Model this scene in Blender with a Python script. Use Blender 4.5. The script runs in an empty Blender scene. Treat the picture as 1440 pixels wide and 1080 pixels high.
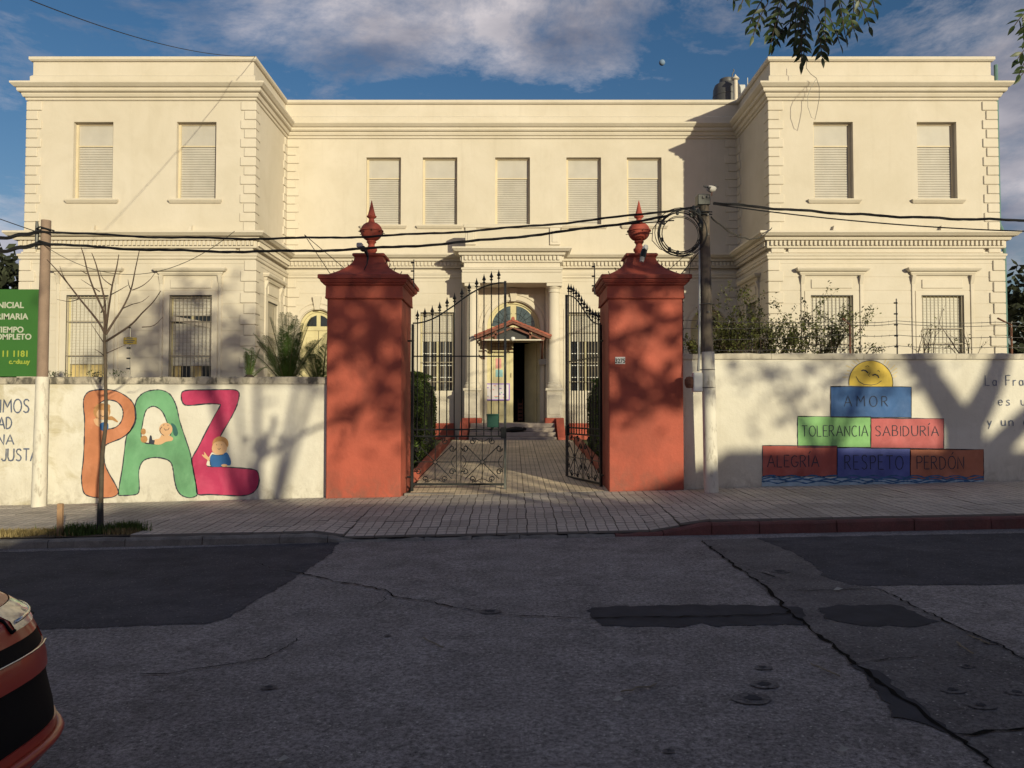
import bpy, math, random
from mathutils import Vector, Matrix, Euler
from mathutils.geometry import tessellate_polygon
random.seed(7)
sc = bpy.context.scene
col = sc.collection
PI = math.pi
# ------------------------------------------------------------------ camera, sky, sun, exposure
F = 1082.0; PITCH = math.atan(36 / F); H = 1.67
cd = bpy.data.cameras.new('camera'); cd.sensor_width = 36; cd.lens = F / 1440 * 36
cd.clip_start = .05; cd.clip_end = 6000
cam = bpy.data.objects.new('camera', cd); col.objects.link(cam)
cam.location = (0, 0, H); cam.rotation_euler = (PI / 2 + PITCH, 0, 0); sc.camera = cam
SUNDIR = Vector((.555, -1, .231)).normalized()          # from the scene to the sun
SUN_EL = math.asin(SUNDIR.z)
sl = bpy.data.lights.new('sun', 'SUN'); sl.energy = 2.0; sl.angle = math.radians(.7); sl.color = (1, .91, .62)
so = bpy.data.objects.new('sun', sl); col.objects.link(so); so.location = (8, -14, 9)
so.rotation_euler = SUNDIR.to_track_quat('Z', 'Y').to_euler()
SKY_STRENGTH = .15
W = bpy.data.worlds.new('World'); sc.world = W; W.use_nodes = True
nt = W.node_tree; nt.nodes.clear()
def N(nt, t, **k):
    n = nt.nodes.new(t)
    for a, b in k.items(): setattr(n, a, b)
    return n
def V(n, **k):
    for a, b in k.items(): n.inputs[a.replace('_', ' ')].default_value = b
    return n
sky = N(nt, 'ShaderNodeTexSky', sky_type='NISHITA'); sky.sun_disc = False
sky.sun_elevation = SUN_EL; sky.sun_rotation = math.atan2(SUNDIR.x, SUNDIR.y)
sky.altitude = 50; sky.air_density = 1.15; sky.dust_density = .7; sky.ozone_density = 3.2
bg = N(nt, 'ShaderNodeBackground'); bg.inputs[1].default_value = SKY_STRENGTH
gm = N(nt, 'ShaderNodeGamma'); gm.inputs[1].default_value = 1.12; nt.links.new(sky.outputs[0], gm.inputs[0])
hs = N(nt, 'ShaderNodeHueSaturation'); V(hs, Saturation=1.18, Value=.33); nt.links.new(gm.outputs[0], hs.inputs['Color'])
tn = N(nt, 'ShaderNodeMix', data_type='RGBA', blend_type='MULTIPLY'); tn.inputs[0].default_value = 1; tn.inputs[7].default_value = (1.0, .70, .66, 1)
nt.links.new(hs.outputs[0], tn.inputs[6]); nt.links.new(tn.outputs[2], bg.inputs[0])
tc = N(nt, 'ShaderNodeTexCoord'); mp = N(nt, 'ShaderNodeMapping'); mp.inputs['Scale'].default_value = (1.6, 1.6, 4.2)
mp.inputs['Location'].default_value = (.2, 4.0, .24)
nt.links.new(tc.outputs['Generated'], mp.inputs[0])
nz = N(nt, 'ShaderNodeTexNoise'); V(nz, Scale=1.25, Detail=14.0, Roughness=.67, Distortion=.35); nt.links.new(mp.outputs[0], nz.inputs['Vector'])
cr = N(nt, 'ShaderNodeValToRGB'); cr.color_ramp.elements[0].position = .44; cr.color_ramp.elements[1].position = .60
nt.links.new(nz.outputs[0], cr.inputs[0])
nz2 = N(nt, 'ShaderNodeTexNoise'); V(nz2, Scale=3.1, Detail=6.0, Roughness=.5); nt.links.new(mp.outputs[0], nz2.inputs['Vector'])
cc = N(nt, 'ShaderNodeValToRGB'); cc.color_ramp.elements[0].position = .35; cc.color_ramp.elements[1].position = .68
cc.color_ramp.elements[0].color = (.10, .105, .14, 1); cc.color_ramp.elements[1].color = (.42, .385, .39, 1)
nt.links.new(nz2.outputs[0], cc.inputs[0])
# clouds take the brightness of the sky round them: brighter towards the sun, greyer away from it
bw = N(nt, 'ShaderNodeRGBToBW'); nt.links.new(hs.outputs[0], bw.inputs[0])
pw = N(nt, 'ShaderNodeMath', operation='POWER'); pw.inputs[1].default_value = .35; nt.links.new(bw.outputs[0], pw.inputs[0])
cm = N(nt, 'ShaderNodeMath', operation='MULTIPLY'); cm.inputs[1].default_value = 1.0; nt.links.new(pw.outputs[0], cm.inputs[0])
bgc = N(nt, 'ShaderNodeBackground'); nt.links.new(cm.outputs[0], bgc.inputs[1]); nt.links.new(cc.outputs[0], bgc.inputs[0])
mx = N(nt, 'ShaderNodeMixShader'); mul = N(nt, 'ShaderNodeMath', operation='MULTIPLY'); mul.inputs[1].default_value = .88
nt.links.new(cr.outputs[0], mul.inputs[0]); nt.links.new(mul.outputs[0], mx.inputs[0])
nt.links.new(bg.outputs[0], mx.inputs[1]); nt.links.new(bgc.outputs[0], mx.inputs[2])
wo = N(nt, 'ShaderNodeOutputWorld'); nt.links.new(mx.outputs[0], wo.inputs[0])
vs = sc.view_settings; vs.view_transform = 'Standard'; vs.look = 'None'; vs.gamma = 1; vs.use_curve_mapping = False; vs.exposure = 1.15

# ------------------------------------------------------------------ helpers
def hz(py, D):                                  # height above the ground datum of image row py at distance D
    return H + D * math.tan(PITCH + math.atan((540 - py) / F))
def at(px, py, D):
    h = hz(py, D) - H; dep = D * math.cos(PITCH) + h * math.sin(PITCH)
    return ((px - 720) / F * dep, D, h + H)
def gat(px, py):                                # point on the sloping street
    d = Vector(((px - 720) / F, math.cos(PITCH) - (540 - py) / F * math.sin(PITCH), math.sin(PITCH) + (540 - py) / F * math.cos(PITCH)))
    t = -H / (d.z - .02 * d.x); p = d * t
    return (p.x, p.y)
WPOS = {}
def tag(o, label=None, cat=None, group=None, kind=None):
    if label: o['label'] = label
    if cat: o['category'] = cat
    if group: o['group'] = group
    if kind: o['kind'] = kind
    return o
def wpos(o): return WPOS.get(o.name, Vector((0, 0, 0)))
def link(o, parent, loc):
    loc = Vector(loc); col.objects.link(o)
    WPOS[o.name] = loc
    if parent is not None:
        o.parent = parent; o.location = loc - wpos(parent)
    else: o.location = loc
    return o
def empty(name, loc, label=None, cat=None, group=None, rz=0, parent=None):
    o = bpy.data.objects.new(name, None); o.empty_display_size = .2
    link(o, parent, loc); o.rotation_euler = (0, 0, rz)
    return tag(o, label, cat, group)
class MB:
    def __init__(s): s.v = []; s.f = []; s.smooth = False
    def add(s, vs, fs):
        n = len(s.v); s.v += [tuple(p) for p in vs]; s.f += [tuple(i + n for i in f) for f in fs]; return s
    def quad(s, *p): return s.add(p, [tuple(range(len(p)))])
    def box(s, x0, x1, y0, y1, z0, z1):
        return s.add([(x0,y0,z0),(x1,y0,z0),(x1,y1,z0),(x0,y1,z0),(x0,y0,z1),(x1,y0,z1),(x1,y1,z1),(x0,y1,z1)],
                     [(0,3,2,1),(4,5,6,7),(0,1,5,4),(1,2,6,5),(2,3,7,6),(3,0,4,7)])
    def bbox(s, x0, x1, y0, y1, z0, z1, b=.01):           # box with chamfered front/top edges all round
        r = []
        for (zz, i) in ((z0, b), (z0 + b, 0), (z1 - b, 0), (z1, b)):
            r.append([(x0+i, y0+i, zz), (x1-i, y0+i, zz), (x1-i, y1-i, zz), (x0+i, y1-i, zz)])
        # chamfer vertical edges as well
        L = []
        for (zz, i) in ((z0, b), (z0 + b, 0), (z1 - b, 0), (z1, b)):
            c = b
            L.append([(x0+i+c,y0+i,zz),(x1-i-c,y0+i,zz),(x1-i,y0+i+c,zz),(x1-i,y1-i-c,zz),(x1-i-c,y1-i,zz),(x0+i+c,y1-i,zz),(x0+i,y1-i-c,zz),(x0+i,y0+i+c,zz)])
        return s.loft(L, True, True)
    def loft(s, rings, c0=False, c1=False, closed=True):
        n = len(rings[0]); vs = [p for r in rings for p in r]; fs = []
        for k in range(len(rings) - 1):
            for i in range(n if closed else n - 1):
                j = (i + 1) % n; fs.append((k*n+i, k*n+j, (k+1)*n+j, (k+1)*n+i))
        if c0: fs.append(tuple(range(n - 1, -1, -1)))
        if c1: fs.append(tuple((len(rings)-1)*n + i for i in range(n)))
        return s.add(vs, fs)
    def tube(s, pts, r, n=6, cap=True):
        pts = [Vector(p) for p in pts]
        rs = r if isinstance(r, (list, tuple)) else [r] * len(pts)
        rings = []; up = None
        for i, p in enumerate(pts):
            d = (pts[min(i+1, len(pts)-1)] - pts[max(i-1, 0)])
            if d.length < 1e-9: d = Vector((0, 0, 1))
            d.normalize()
            if up is None:
                up = Vector((0, 0, 1)) if abs(d.z) < .9 else Vector((1, 0, 0))
            a = d.cross(up)
            if a.length < 1e-6: a = d.cross(Vector((0, 1, 0)))
            a.normalize(); up = a.cross(d).normalized(); 
            rings.append([tuple(p + (a * math.cos(2*PI*k/n) + up * math.sin(2*PI*k/n)) * rs[i]) for k in range(n)])
        return s.loft(rings, cap, cap)
    def lathe(s, prof, c=(0, 0, 0), n=20):
        rings = [[(c[0] + r * math.cos(2*PI*k/n), c[1] + r * math.sin(2*PI*k/n), c[2] + z) for k in range(n)] for r, z in prof]
        return s.loft(rings, True, True)
    def sqlathe(s, prof, cx, cy, ay=0.0):                  # square section profile (half width, z)
        rings = [[(cx-r, cy-r-ay, z), (cx+r, cy-r-ay, z), (cx+r, cy+r+ay, z), (cx-r, cy+r+ay, z)] for r, z in prof]
        return s.loft(rings, True, True)
    def prism(s, poly, y0, y1):                            # polygon in x,z extruded along y
        n = len(poly)
        vs = [(x, y0, z) for x, z in poly] + [(x, y1, z) for x, z in poly]
        fs = [tuple(range(n)), tuple(range(2*n-1, n-1, -1))] + [(i, i+n, (i+1) % n + n, (i+1) % n) for i in range(n)]
        return s.add(vs, fs)
    def build(s, name, mat, parent=None, smooth=None, mesh_only=False, origin=None):
        if origin is None:
            lo = [min(p[i] for p in s.v) for i in range(3)]; hi = [max(p[i] for p in s.v) for i in range(3)]
            origin = Vector([(a + b) / 2 for a, b in zip(lo, hi)]) if parent is not None else Vector(((lo[0]+hi[0])/2, (lo[1]+hi[1])/2, lo[2]))
        origin = Vector(origin)
        me = bpy.data.meshes.new(name)
        me.from_pydata([tuple(Vector(p) - origin) for p in s.v], [], s.f)
        if mat: me.materials.append(mat)
        if smooth or (smooth is None and s.smooth):
            me.polygons.foreach_set('use_smooth', [True] * len(me.polygons))
        me.update()
        if mesh_only: return me
        return link(bpy.data.objects.new(name, me), parent, origin)
def inst(src, loc, parent=None, rot=None, scale=None, label=None, group=None):
    o = src.copy(); col.objects.link(o); WPOS[o.name] = Vector(loc)
    o.parent = parent; o.location = Vector(loc) - (wpos(parent) if parent is not None else Vector((0, 0, 0)))
    if rot is not None: o.rotation_euler = rot
    if scale is not None: o.scale = scale
    if label: o['label'] = label
    if group: o['group'] = group
    return o
def kids(o): return [c for c in bpy.data.objects if c.parent == o]
def copy_tree(o, parent=None):
    c = o.copy(); col.objects.link(c)
    if parent is not None: c.parent = parent
    for ch in CH.get(o.name, []) if o.name in CH else kids(o): copy_tree(ch, c)
    return c
CH = {}
def autosmooth(o, ang=40):
    me = o.data; me.polygons.foreach_set('use_smooth', [True] * len(me.polygons))
    try: me.set_sharp_from_angle(angle=math.radians(ang))
    except Exception: pass
    return o
# ------------------------------------------------------------------ materials
def lin(r, g, b):
    f = lambda c: (c/255/12.92) if c/255 <= .04045 else ((c/255+.055)/1.055)**2.4
    return (f(r), f(g), f(b))
def new_mat(name):
    m = bpy.data.materials.new(name); m.use_nodes = True; t = m.node_tree; t.nodes.clear()
    b = N(t, 'ShaderNodeBsdfPrincipled'); o = N(t, 'ShaderNodeOutputMaterial'); t.links.new(b.outputs[0], o.inputs[0])
    return m, t, b
def pos_node(t, scale=(1, 1, 1)):
    g = N(t, 'ShaderNodeNewGeometry'); m = N(t, 'ShaderNodeMapping'); m.inputs['Scale'].default_value = scale
    t.links.new(g.outputs['Position'], m.inputs[0]); return m.outputs[0]
def noise(t, vec, scale, detail=4, rough=.55, dist=0):
    n = N(t, 'ShaderNodeTexNoise'); V(n, Scale=scale, Detail=float(detail), Roughness=rough, Distortion=float(dist))
    t.links.new(vec, n.inputs['Vector']); return n.outputs[0]
def ramp(t, fac, p0, p1, a=0., b=1.):
    r = N(t, 'ShaderNodeMapRange'); t.links.new(fac, r.inputs[0])
    for i, v in zip((1, 2, 3, 4), (p0, p1, a, b)): r.inputs[i].default_value = v
    return r.outputs[0]
def mixc(t, fac, a, b, mode='MIX'):
    m = N(t, 'ShaderNodeMix', data_type='RGBA', blend_type=mode)
    if hasattr(fac, 'links'): t.links.new(fac, m.inputs[0])
    else: m.inputs[0].default_value = fac
    for i, v in ((6, a), (7, b)):
        if hasattr(v, 'links'): t.links.new(v, m.inputs[i])
        else: m.inputs[i].default_value = (*v, 1)
    return m.outputs[2]
def bump(t, b, h, strength=.3, dist=.01):
    n = N(t, 'ShaderNodeBump'); V(n, Strength=strength, Distance=dist)
    t.links.new(h, n.inputs['Height']); t.links.new(n.outputs[0], b.inputs['Normal'])
def splash(t, base, c, z1=.75, amt=.8):
    g = N(t, 'ShaderNodeNewGeometry'); s = N(t, 'ShaderNodeSeparateXYZ'); t.links.new(g.outputs['Position'], s.inputs[0])
    ad = N(t, 'ShaderNodeMath', operation='MULTIPLY_ADD'); ad.inputs[1].default_value = -.024; t.links.new(s.outputs[0], ad.inputs[0]); t.links.new(s.outputs[2], ad.inputs[2])
    a = ramp(t, ad.outputs[0], .2, z1, 1, 0); n = ramp(t, noise(t, pos_node(t, (1, 1, .7)), 5., 9, .72, .6), .42, .66, 0, amt)
    m = N(t, 'ShaderNodeMath', operation='MULTIPLY'); t.links.new(a, m.inputs[0]); t.links.new(n, m.inputs[1]); return mixc(t, m.outputs[0], base, c)
def mat(name, c, rough=.7, var=.15, vscale=3., grain=.0, gscale=60., metal=0., stain=None, samt=.4, sscale=(1,1,1), srange=(.5,.7), bmp=.0, bscale=40., bdist=.01, spec=.4, rnd=0., coat=0., dirt=None):
    m, t, b = new_mat(name); p = pos_node(t)
    cd_ = tuple(x * (1 - var) for x in c); cl = tuple(min(1, x * (1 + var)) for x in c)
    out = mixc(t, ramp(t, noise(t, p, vscale, 5), .3, .7), cd_, cl)
    if grain:
        g = noise(t, p, gscale, 2, .7); out = mixc(t, ramp(t, g, .35, .65, 0, 1), mixc(t, grain, out, (0, 0, 0), 'MIX'), out)
    if stain:
        sp = pos_node(t, sscale); s = ramp(t, noise(t, sp, 1., 7, .6, .4), srange[0], srange[1], 0, samt)
        out = mixc(t, s, out, stain)
    if rnd:
        oi = N(t, 'ShaderNodeObjectInfo'); rr = ramp(t, oi.outputs['Random'], 0, 1, 1 - rnd, 1 + rnd)
        out = mixc(t, 1., out, rr, 'MULTIPLY')
    if dirt: out = splash(t, out, dirt)
    t.links.new(out, b.inputs['Base Color'])
    b.inputs['Roughness'].default_value = rough; b.inputs['Metallic'].default_value = metal
    b.inputs['Specular IOR Level'].default_value = spec
    if coat: b.inputs['Coat Weight'].default_value = coat; b.inputs['Coat Roughness'].default_value = .04
    if bmp: bump(t, b, noise(t, p, bscale, 5, .65), bmp, bdist)
    return m
M = {}
FAC = (.58, .53, .455)
def facade(name, k=1.0, samt=.28):
    m, t, b = new_mat(name); p = pos_node(t)
    c = tuple(x * k for x in FAC)
    base = mixc(t, ramp(t, noise(t, p, .55, 6, .62, .5), .32, .68), tuple(x*y for x, y in zip(c, (.93, .92, .89))), tuple(x*y for x, y in zip(c, (1.05, 1.05, 1.06))))
    blot = ramp(t, noise(t, pos_node(t, (1.0, 1.0, .8)), 1.7, 8, .68, .8), .50, .70, 0, samt*.8)
    base = mixc(t, blot, base, tuple(x*y for x, y in zip(c, (.80, .77, .72))))
    streak = ramp(t, noise(t, pos_node(t, (5.0, 5.0, .32)), 1.1, 6, .6), .55, .78, 0, .24)
    base = mixc(t, streak, base, tuple(x*y for x, y in zip(c, (.74, .71, .66))))
    fine = ramp(t, noise(t, p, 22., 3, .6), .62, .8, 0, .22); base = mixc(t, fine, base, tuple(x*.8 for x in c))
    t.links.new(base, b.inputs['Base Color']); b.inputs['Roughness'].default_value = .85; b.inputs['Specular IOR Level'].default_value = .2
    bump(t, b, noise(t, p, 9., 7, .7), .35, .012)
    return m
M['facade'] = facade('cream_plaster')
M['trim'] = facade('cream_trim', 1.03, .2)
M['shutter'] = mat('shutter_grey', (.45, .425, .39), .6, .06, 2.5, stain=(.40, .36, .30), samt=.25, sscale=(3, 3, .6), rnd=.04)
M['winframe'] = mat('window_frame_paint', (.58, .50, .36), .6, .08)
M['shutlow'] = mat('cream_shutter', (.53, .50, .44), .6, .06, 2.5, stain=(.40, .36, .30), samt=.2, sscale=(3, 3, .6))
M['yellow'] = mat('pale_yellow_joinery', (.56, .50, .30), .55, .09, 3., stain=(.42, .35, .2), samt=.35, sscale=(4, 4, .8))
M['grille'] = mat('cream_grille_paint', (.30, .26, .20), .55, .1)
M['glass'] = mat('dark_window_glass', (.02, .024, .03), .06, .2, spec=.6)
M['tint'] = mat('leaded_fanlight_glass', (.05, .075, .085), .12, .4, 9., spec=.7)
M['curtain'] = mat('yellow_curtain', (.55, .43, .2), .9, .15, 6.)
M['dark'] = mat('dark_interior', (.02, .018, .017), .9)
M['lead'] = mat('dark_ironwork', (.03, .03, .032), .5)
# white painted boundary wall, dirty
def whitewall():
    m, t, b = new_mat('whitewashed_wall'); p = pos_node(t)
    c = (.72, .67, .58)
    base = mixc(t, ramp(t, noise(t, p, .8, 6, .6, .5), .35, .65), (.60, .56, .49), (.71, .675, .61))
    # grime towards the left end (dirt on the wall itself)
    sx = N(t, 'ShaderNodeSeparateXYZ'); g = N(t, 'ShaderNodeNewGeometry'); t.links.new(g.outputs['Position'], sx.inputs[0])
    left = ramp(t, sx.outputs[0], -6.2, -8.0, 0, 1)
    bl = ramp(t, noise(t, p, 2.2, 9, .72, .7), .47, .68, 0, .75)
    mm = N(t, 'ShaderNodeMath', operation='MULTIPLY'); t.links.new(left, mm.inputs[0]); t.links.new(bl, mm.inputs[1])
    base = mixc(t, mm.outputs[0], base, (.40, .34, .20))
    sp = ramp(t, noise(t, p, 14., 6, .75), .58, .72, 0, .45); base = mixc(t, sp, base, (.45, .42, .36))
    st = ramp(t, noise(t, pos_node(t, (6, 6, .5)), 1., 6, .6), .55, .75, 0, .35); base = mixc(t, st, base, (.5, .46, .4))
    base = splash(t, base, (.27, .23, .18), .7, .7)
    t.links.new(base, b.inputs['Base Color']); b.inputs['Roughness'].default_value = .9; b.inputs['Specular IOR Level'].default_value = .15
    bump(t, b, noise(t, p, 12., 8, .72), .55, .015)
    return m
M['wwall'] = whitewall()
M['coping'] = mat('weathered_coping', (.46, .41, .34), .95, .2, 3., stain=(.07, .065, .055), samt=.9, sscale=(7, 7, 4), srange=(.44, .62), bmp=.8, bscale=25., bdist=.02)
M['coping2'] = mat('clean_coping', (.56, .51, .43), .95, .12, 3., stain=(.16, .14, .12), samt=.75, sscale=(4, 4, 3), srange=(.5, .68), bmp=.5, bscale=25.)
M['red'] = mat('brick_red_paint', (.40, .088, .056), .75, .16, 1.6, stain=(.20, .055, .04), samt=.55, sscale=(2, 2, 1.1), srange=(.48, .72), bmp=.6, bscale=16., bdist=.012, dirt=(.16, .085, .065))
M['redtrim'] = mat('brick_red_trim', (.34, .068, .046), .7, .2, 3., stain=(.11, .04, .035), samt=.6, sscale=(5, 5, 3), bmp=.4, bscale=30.)
M['iron'] = mat('black_wrought_iron', (.018, .020, .022), .42, .3, 20., metal=.3, spec=.5)
M['ironw'] = mat('worn_iron', (.09, .095, .09), .5, .35, 14., metal=.3)
M['green_box'] = mat('green_enamel', (.015, .075, .055), .4, .15, 8.)
M['hedge'] = mat('hedge_leaf', (.11, .16, .035), .7, .55, 6., spec=.25)
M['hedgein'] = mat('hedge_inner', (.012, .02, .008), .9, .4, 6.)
M['palm'] = mat('palm_leaflet', (.08, .15, .03), .5, .5, 4., spec=.4)
M['palmstem'] = mat('palm_rachis', (.13, .14, .05), .6, .3, 6.)
M['leaf'] = mat('dark_leaflet', (.030, .05, .012), .45, .45, 12., spec=.35)
M['leafb'] = mat('bush_leaf', (.10, .11, .032), .6, .5, 7., spec=.3)
M['twig'] = mat('twig_bark', (.085, .058, .045), .85, .3, 20.)
M['bark'] = mat('grey_brown_bark', (.085, .065, .048), .9, .35, 6., bmp=.6, bscale=30.)
M['drygrass'] = mat('dry_grass', (.26, .20, .09), .85, .35, 10.)
M['grass'] = mat('green_grass', (.065, .11, .02), .8, .45, 8.)
M['earth'] = mat('brown_earth', (.12, .09, .06), .95, .3, 5., bmp=.8, bscale=20., bdist=.03)
M['fartree'] = mat('far_tree_leaf', (.028, .035, .018), .8, .5, 2.)
M['farleaf2'] = mat('street_tree_leaf', (.05, .075, .02), .7, .5, 2.)
M['concrete'] = mat('concrete_pole', (.28, .20, .155), .9, .12, 5., grain=.15, gscale=90., bmp=.3, bscale=60.)
M['woodpole'] = mat('weathered_pole', (.15, .12, .095), .85, .45, 3.5, stain=(.02, .02, .022), samt=.85, sscale=(7, 7, 1.4), srange=(.46, .6), bmp=.4, bscale=40.)
M['whitepole'] = mat('white_painted_pole', (.66, .62, .55), .8, .08, 3., stain=(.3, .26, .21), samt=.7, sscale=(14, 14, 5), srange=(.52, .68), bmp=.3, bscale=40.)
M['cable'] = mat('black_cable', (.012, .012, .014), .6)
M['pvc'] = mat('grey_conduit', (.42, .43, .44), .4, .08)
M['wire'] = mat('galvanised_wire', (.16, .15, .14), .5, metal=.5)
M['rust'] = mat('rusty_post', (.16, .07, .045), .8, .3, 12.)
M['teal'] = mat('teal_downpipe', (.10, .19, .18), .5, .15)
M['tank'] = mat('grey_water_tank', (.075, .075, .08), .5, .1)
M['banner'] = mat('green_sign_panel', (.037, .135, .026), .55, .04)
M['bannerw'] = mat('white_lettering', (.42, .45, .37), .6, .02)
M['bannery'] = mat('yellow_lettering', (.30, .36, .05), .6, .02)
M['steps'] = mat('grey_stone_step', (.36, .30, .26), .8, .2, 4., bmp=.3)
M['rooftile'] = mat('terracotta_tile', (.33, .10, .065), .8, .3, 8., rnd=.25)
M['timber'] = mat('brown_timber', (.16, .06, .04), .7, .3, 8.)
M['white'] = mat('white_plastic', (.7, .7, .7), .4, .04)
M['marble'] = mat('grey_plaque', (.34, .33, .32), .4, .1)
M['purple'] = mat('purple_frame', (.28, .16, .55), .6, .05)
M['paper'] = mat('paper_poster', (.66, .62, .66), .7, .05)
M['pink'] = mat('pink_paper', (.62, .30, .28), .7, .1)
M['cyan'] = mat('cyan_paper', (.25, .45, .5), .7, .1)
M['corr'] = mat('corrugated_sheet', (.22, .19, .17), .6, .2, 4., metal=.2)
M['moon'] = mat('sky_tinted_moon', (.16, .24, .36), 1., .25, .02)  # blue of the sky in front is mixed into the moon's colour
M['litter'] = mat('pale_litter', (.4, .38, .34), .8)
# ------------------------------------------------------------------ ground
def sstep(a, b, x):
    t = max(0, min(1, (x - a) / (b - a))); return t * t * (3 - 2 * t)
def RZ(x): return .02 * x
def kdrop(x): return sstep(-2.0, -2.6, x) + sstep(1.75, 2.6, x)
KY = 10.0
def KT(x): return RZ(x) + .03 + (.075 + (.045 if x > 0 else 0)) * kdrop(x)
def ZW(x): return .2 + .024 * x
def S(x, y):
    full = RZ(x) + .105 + (.045 * sstep(0, 3, x)); t = max(0, min(1, (y - 10.15) / 3.15))
    return full + (ZW(x) - full) * t - (full - KT(x)) * (1 - t) ** 3
def GZ(y): return .2 + .0535 * (min(y, 23) - 13.6)
EX = 70
# terrain sheet to the horizon
m = MB(); xs = [-900, -300, -EX, -20, 0, 20, EX, 300, 900]; ys = [-900, -200, -30, 0, 30, 60, 200, 900]
cl = lambda x: max(-EX, min(EX, x))
g = [[(x, y, .02 * cl(x) - .35) for x in xs] for y in ys]
m.loft(g, closed=False); tag(m.build('ground', M['earth'], origin=(0, 0, 0)), kind='structure')
# asphalt
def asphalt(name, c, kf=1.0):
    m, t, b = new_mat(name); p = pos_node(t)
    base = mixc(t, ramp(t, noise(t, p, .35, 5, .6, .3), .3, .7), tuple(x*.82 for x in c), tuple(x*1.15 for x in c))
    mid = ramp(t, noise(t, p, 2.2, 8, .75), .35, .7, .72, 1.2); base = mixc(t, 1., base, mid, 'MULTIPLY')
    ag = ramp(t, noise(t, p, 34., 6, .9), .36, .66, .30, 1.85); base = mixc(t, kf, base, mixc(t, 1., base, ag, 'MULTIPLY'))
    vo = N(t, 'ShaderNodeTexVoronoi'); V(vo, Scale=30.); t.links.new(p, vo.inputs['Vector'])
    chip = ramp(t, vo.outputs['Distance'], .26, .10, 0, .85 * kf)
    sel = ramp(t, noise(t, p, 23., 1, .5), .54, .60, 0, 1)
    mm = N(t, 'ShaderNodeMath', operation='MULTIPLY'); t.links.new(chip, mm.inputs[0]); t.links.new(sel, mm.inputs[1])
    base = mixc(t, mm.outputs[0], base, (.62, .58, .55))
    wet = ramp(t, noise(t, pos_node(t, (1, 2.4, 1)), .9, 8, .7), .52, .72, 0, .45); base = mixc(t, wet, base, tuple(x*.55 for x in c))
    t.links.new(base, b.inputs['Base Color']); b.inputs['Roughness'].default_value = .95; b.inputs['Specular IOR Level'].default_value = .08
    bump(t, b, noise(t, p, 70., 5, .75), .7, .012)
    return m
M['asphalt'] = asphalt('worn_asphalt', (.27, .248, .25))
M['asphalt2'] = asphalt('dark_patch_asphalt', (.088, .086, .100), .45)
M['asphalt3'] = asphalt('trench_asphalt', (.18, .168, .172), .8)
M['tar'] = mat('tar_seal', (.058, .058, .068), .9, .2, 5., bmp=.3, bscale=40., spec=.08)
M['crack'] = mat('open_crack', (.008, .008, .009), .95, spec=.05)
m = MB(); xs = [-EX, -30, -12, -6, -3, 0, 3, 6, 12, 30, EX]; ys = [-2.4, 0, 2, 4, 6, 8, KY]
m.loft([[(x, y, RZ(x)) for x in xs] for y in ys], closed=False)
road = tag(m.build('road', M['asphalt'], origin=(0, 0, 0)), kind='structure')
def lay(name, pts, dz, mt, parent=road, jit=.0):
    pts = [(x + random.uniform(-jit, jit), y + random.uniform(-jit, jit)) for x, y in pts]
    v = [Vector((x, y, 0)) for x, y in pts]; tris = tessellate_polygon([v])
    m = MB(); m.add([(x, y, RZ(x) + dz) for x, y in pts], [tuple(t) for t in tris]); return m.build(name, mt, parent)
def dens(P, step=.12, amp=.012, closed=True):
    out = []; n = len(P)
    for i in range(n if closed else n - 1):
        a, b = P[i], P[(i+1) % n]; L = math.hypot(b[0]-a[0], b[1]-a[1]); k = max(1, int(L / step))
        for j in range(k): 
            t = j / k; out.append((a[0] + (b[0]-a[0])*t + random.uniform(-amp, amp), a[1] + (b[1]-a[1])*t + random.uniform(-amp, amp)))
    if not closed: out.append(P[-1])
    return out
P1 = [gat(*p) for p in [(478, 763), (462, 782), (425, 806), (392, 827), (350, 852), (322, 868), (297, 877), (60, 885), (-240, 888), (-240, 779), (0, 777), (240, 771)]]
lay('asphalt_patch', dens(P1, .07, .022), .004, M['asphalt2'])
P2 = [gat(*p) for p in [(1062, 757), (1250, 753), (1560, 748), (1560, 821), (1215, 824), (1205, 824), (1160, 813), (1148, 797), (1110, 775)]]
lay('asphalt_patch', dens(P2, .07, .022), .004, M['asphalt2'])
P5 = [gat(*p) for p in [(985, 760), (1062, 757), (1110, 775), (1148, 797), (1160, 813), (1215, 824), (1310, 864), (1400, 905), (1560, 975), (1560, 1200), (1520, 1180), (1345, 1035), (1270, 985), (1180, 915), (1110, 862), (1040, 800)]]
lay('asphalt_patch', dens(P5), .003, M['asphalt3'])
P3 = [gat(*p) for p in [(824, 860), (835, 854), (900, 852), (1000, 851), (1122, 853), (1133, 866), (1132, 879), (1080, 879), (1010, 882), (985, 876), (960, 882), (850, 881)]]
lay('tar_seal', dens(P3, .06, .024), .004, M['tar'])
P4 = [gat(*p) for p in [(1150, 855), (1180, 852), (1262, 852), (1320, 876), (1290, 882), (1200, 880), (1160, 870)]]
lay('tar_seal', dens(P4, .06, .028), .007, M['tar'])
P6 = [gat(*p) for p in [(1202, 936), (1232, 944), (1344, 1034), (1330, 1028), (1290, 1015), (1252, 1008), (1245, 990)]]
lay('tar_seal', dens(P6, .06, .024), .007, M['tar'])
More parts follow.
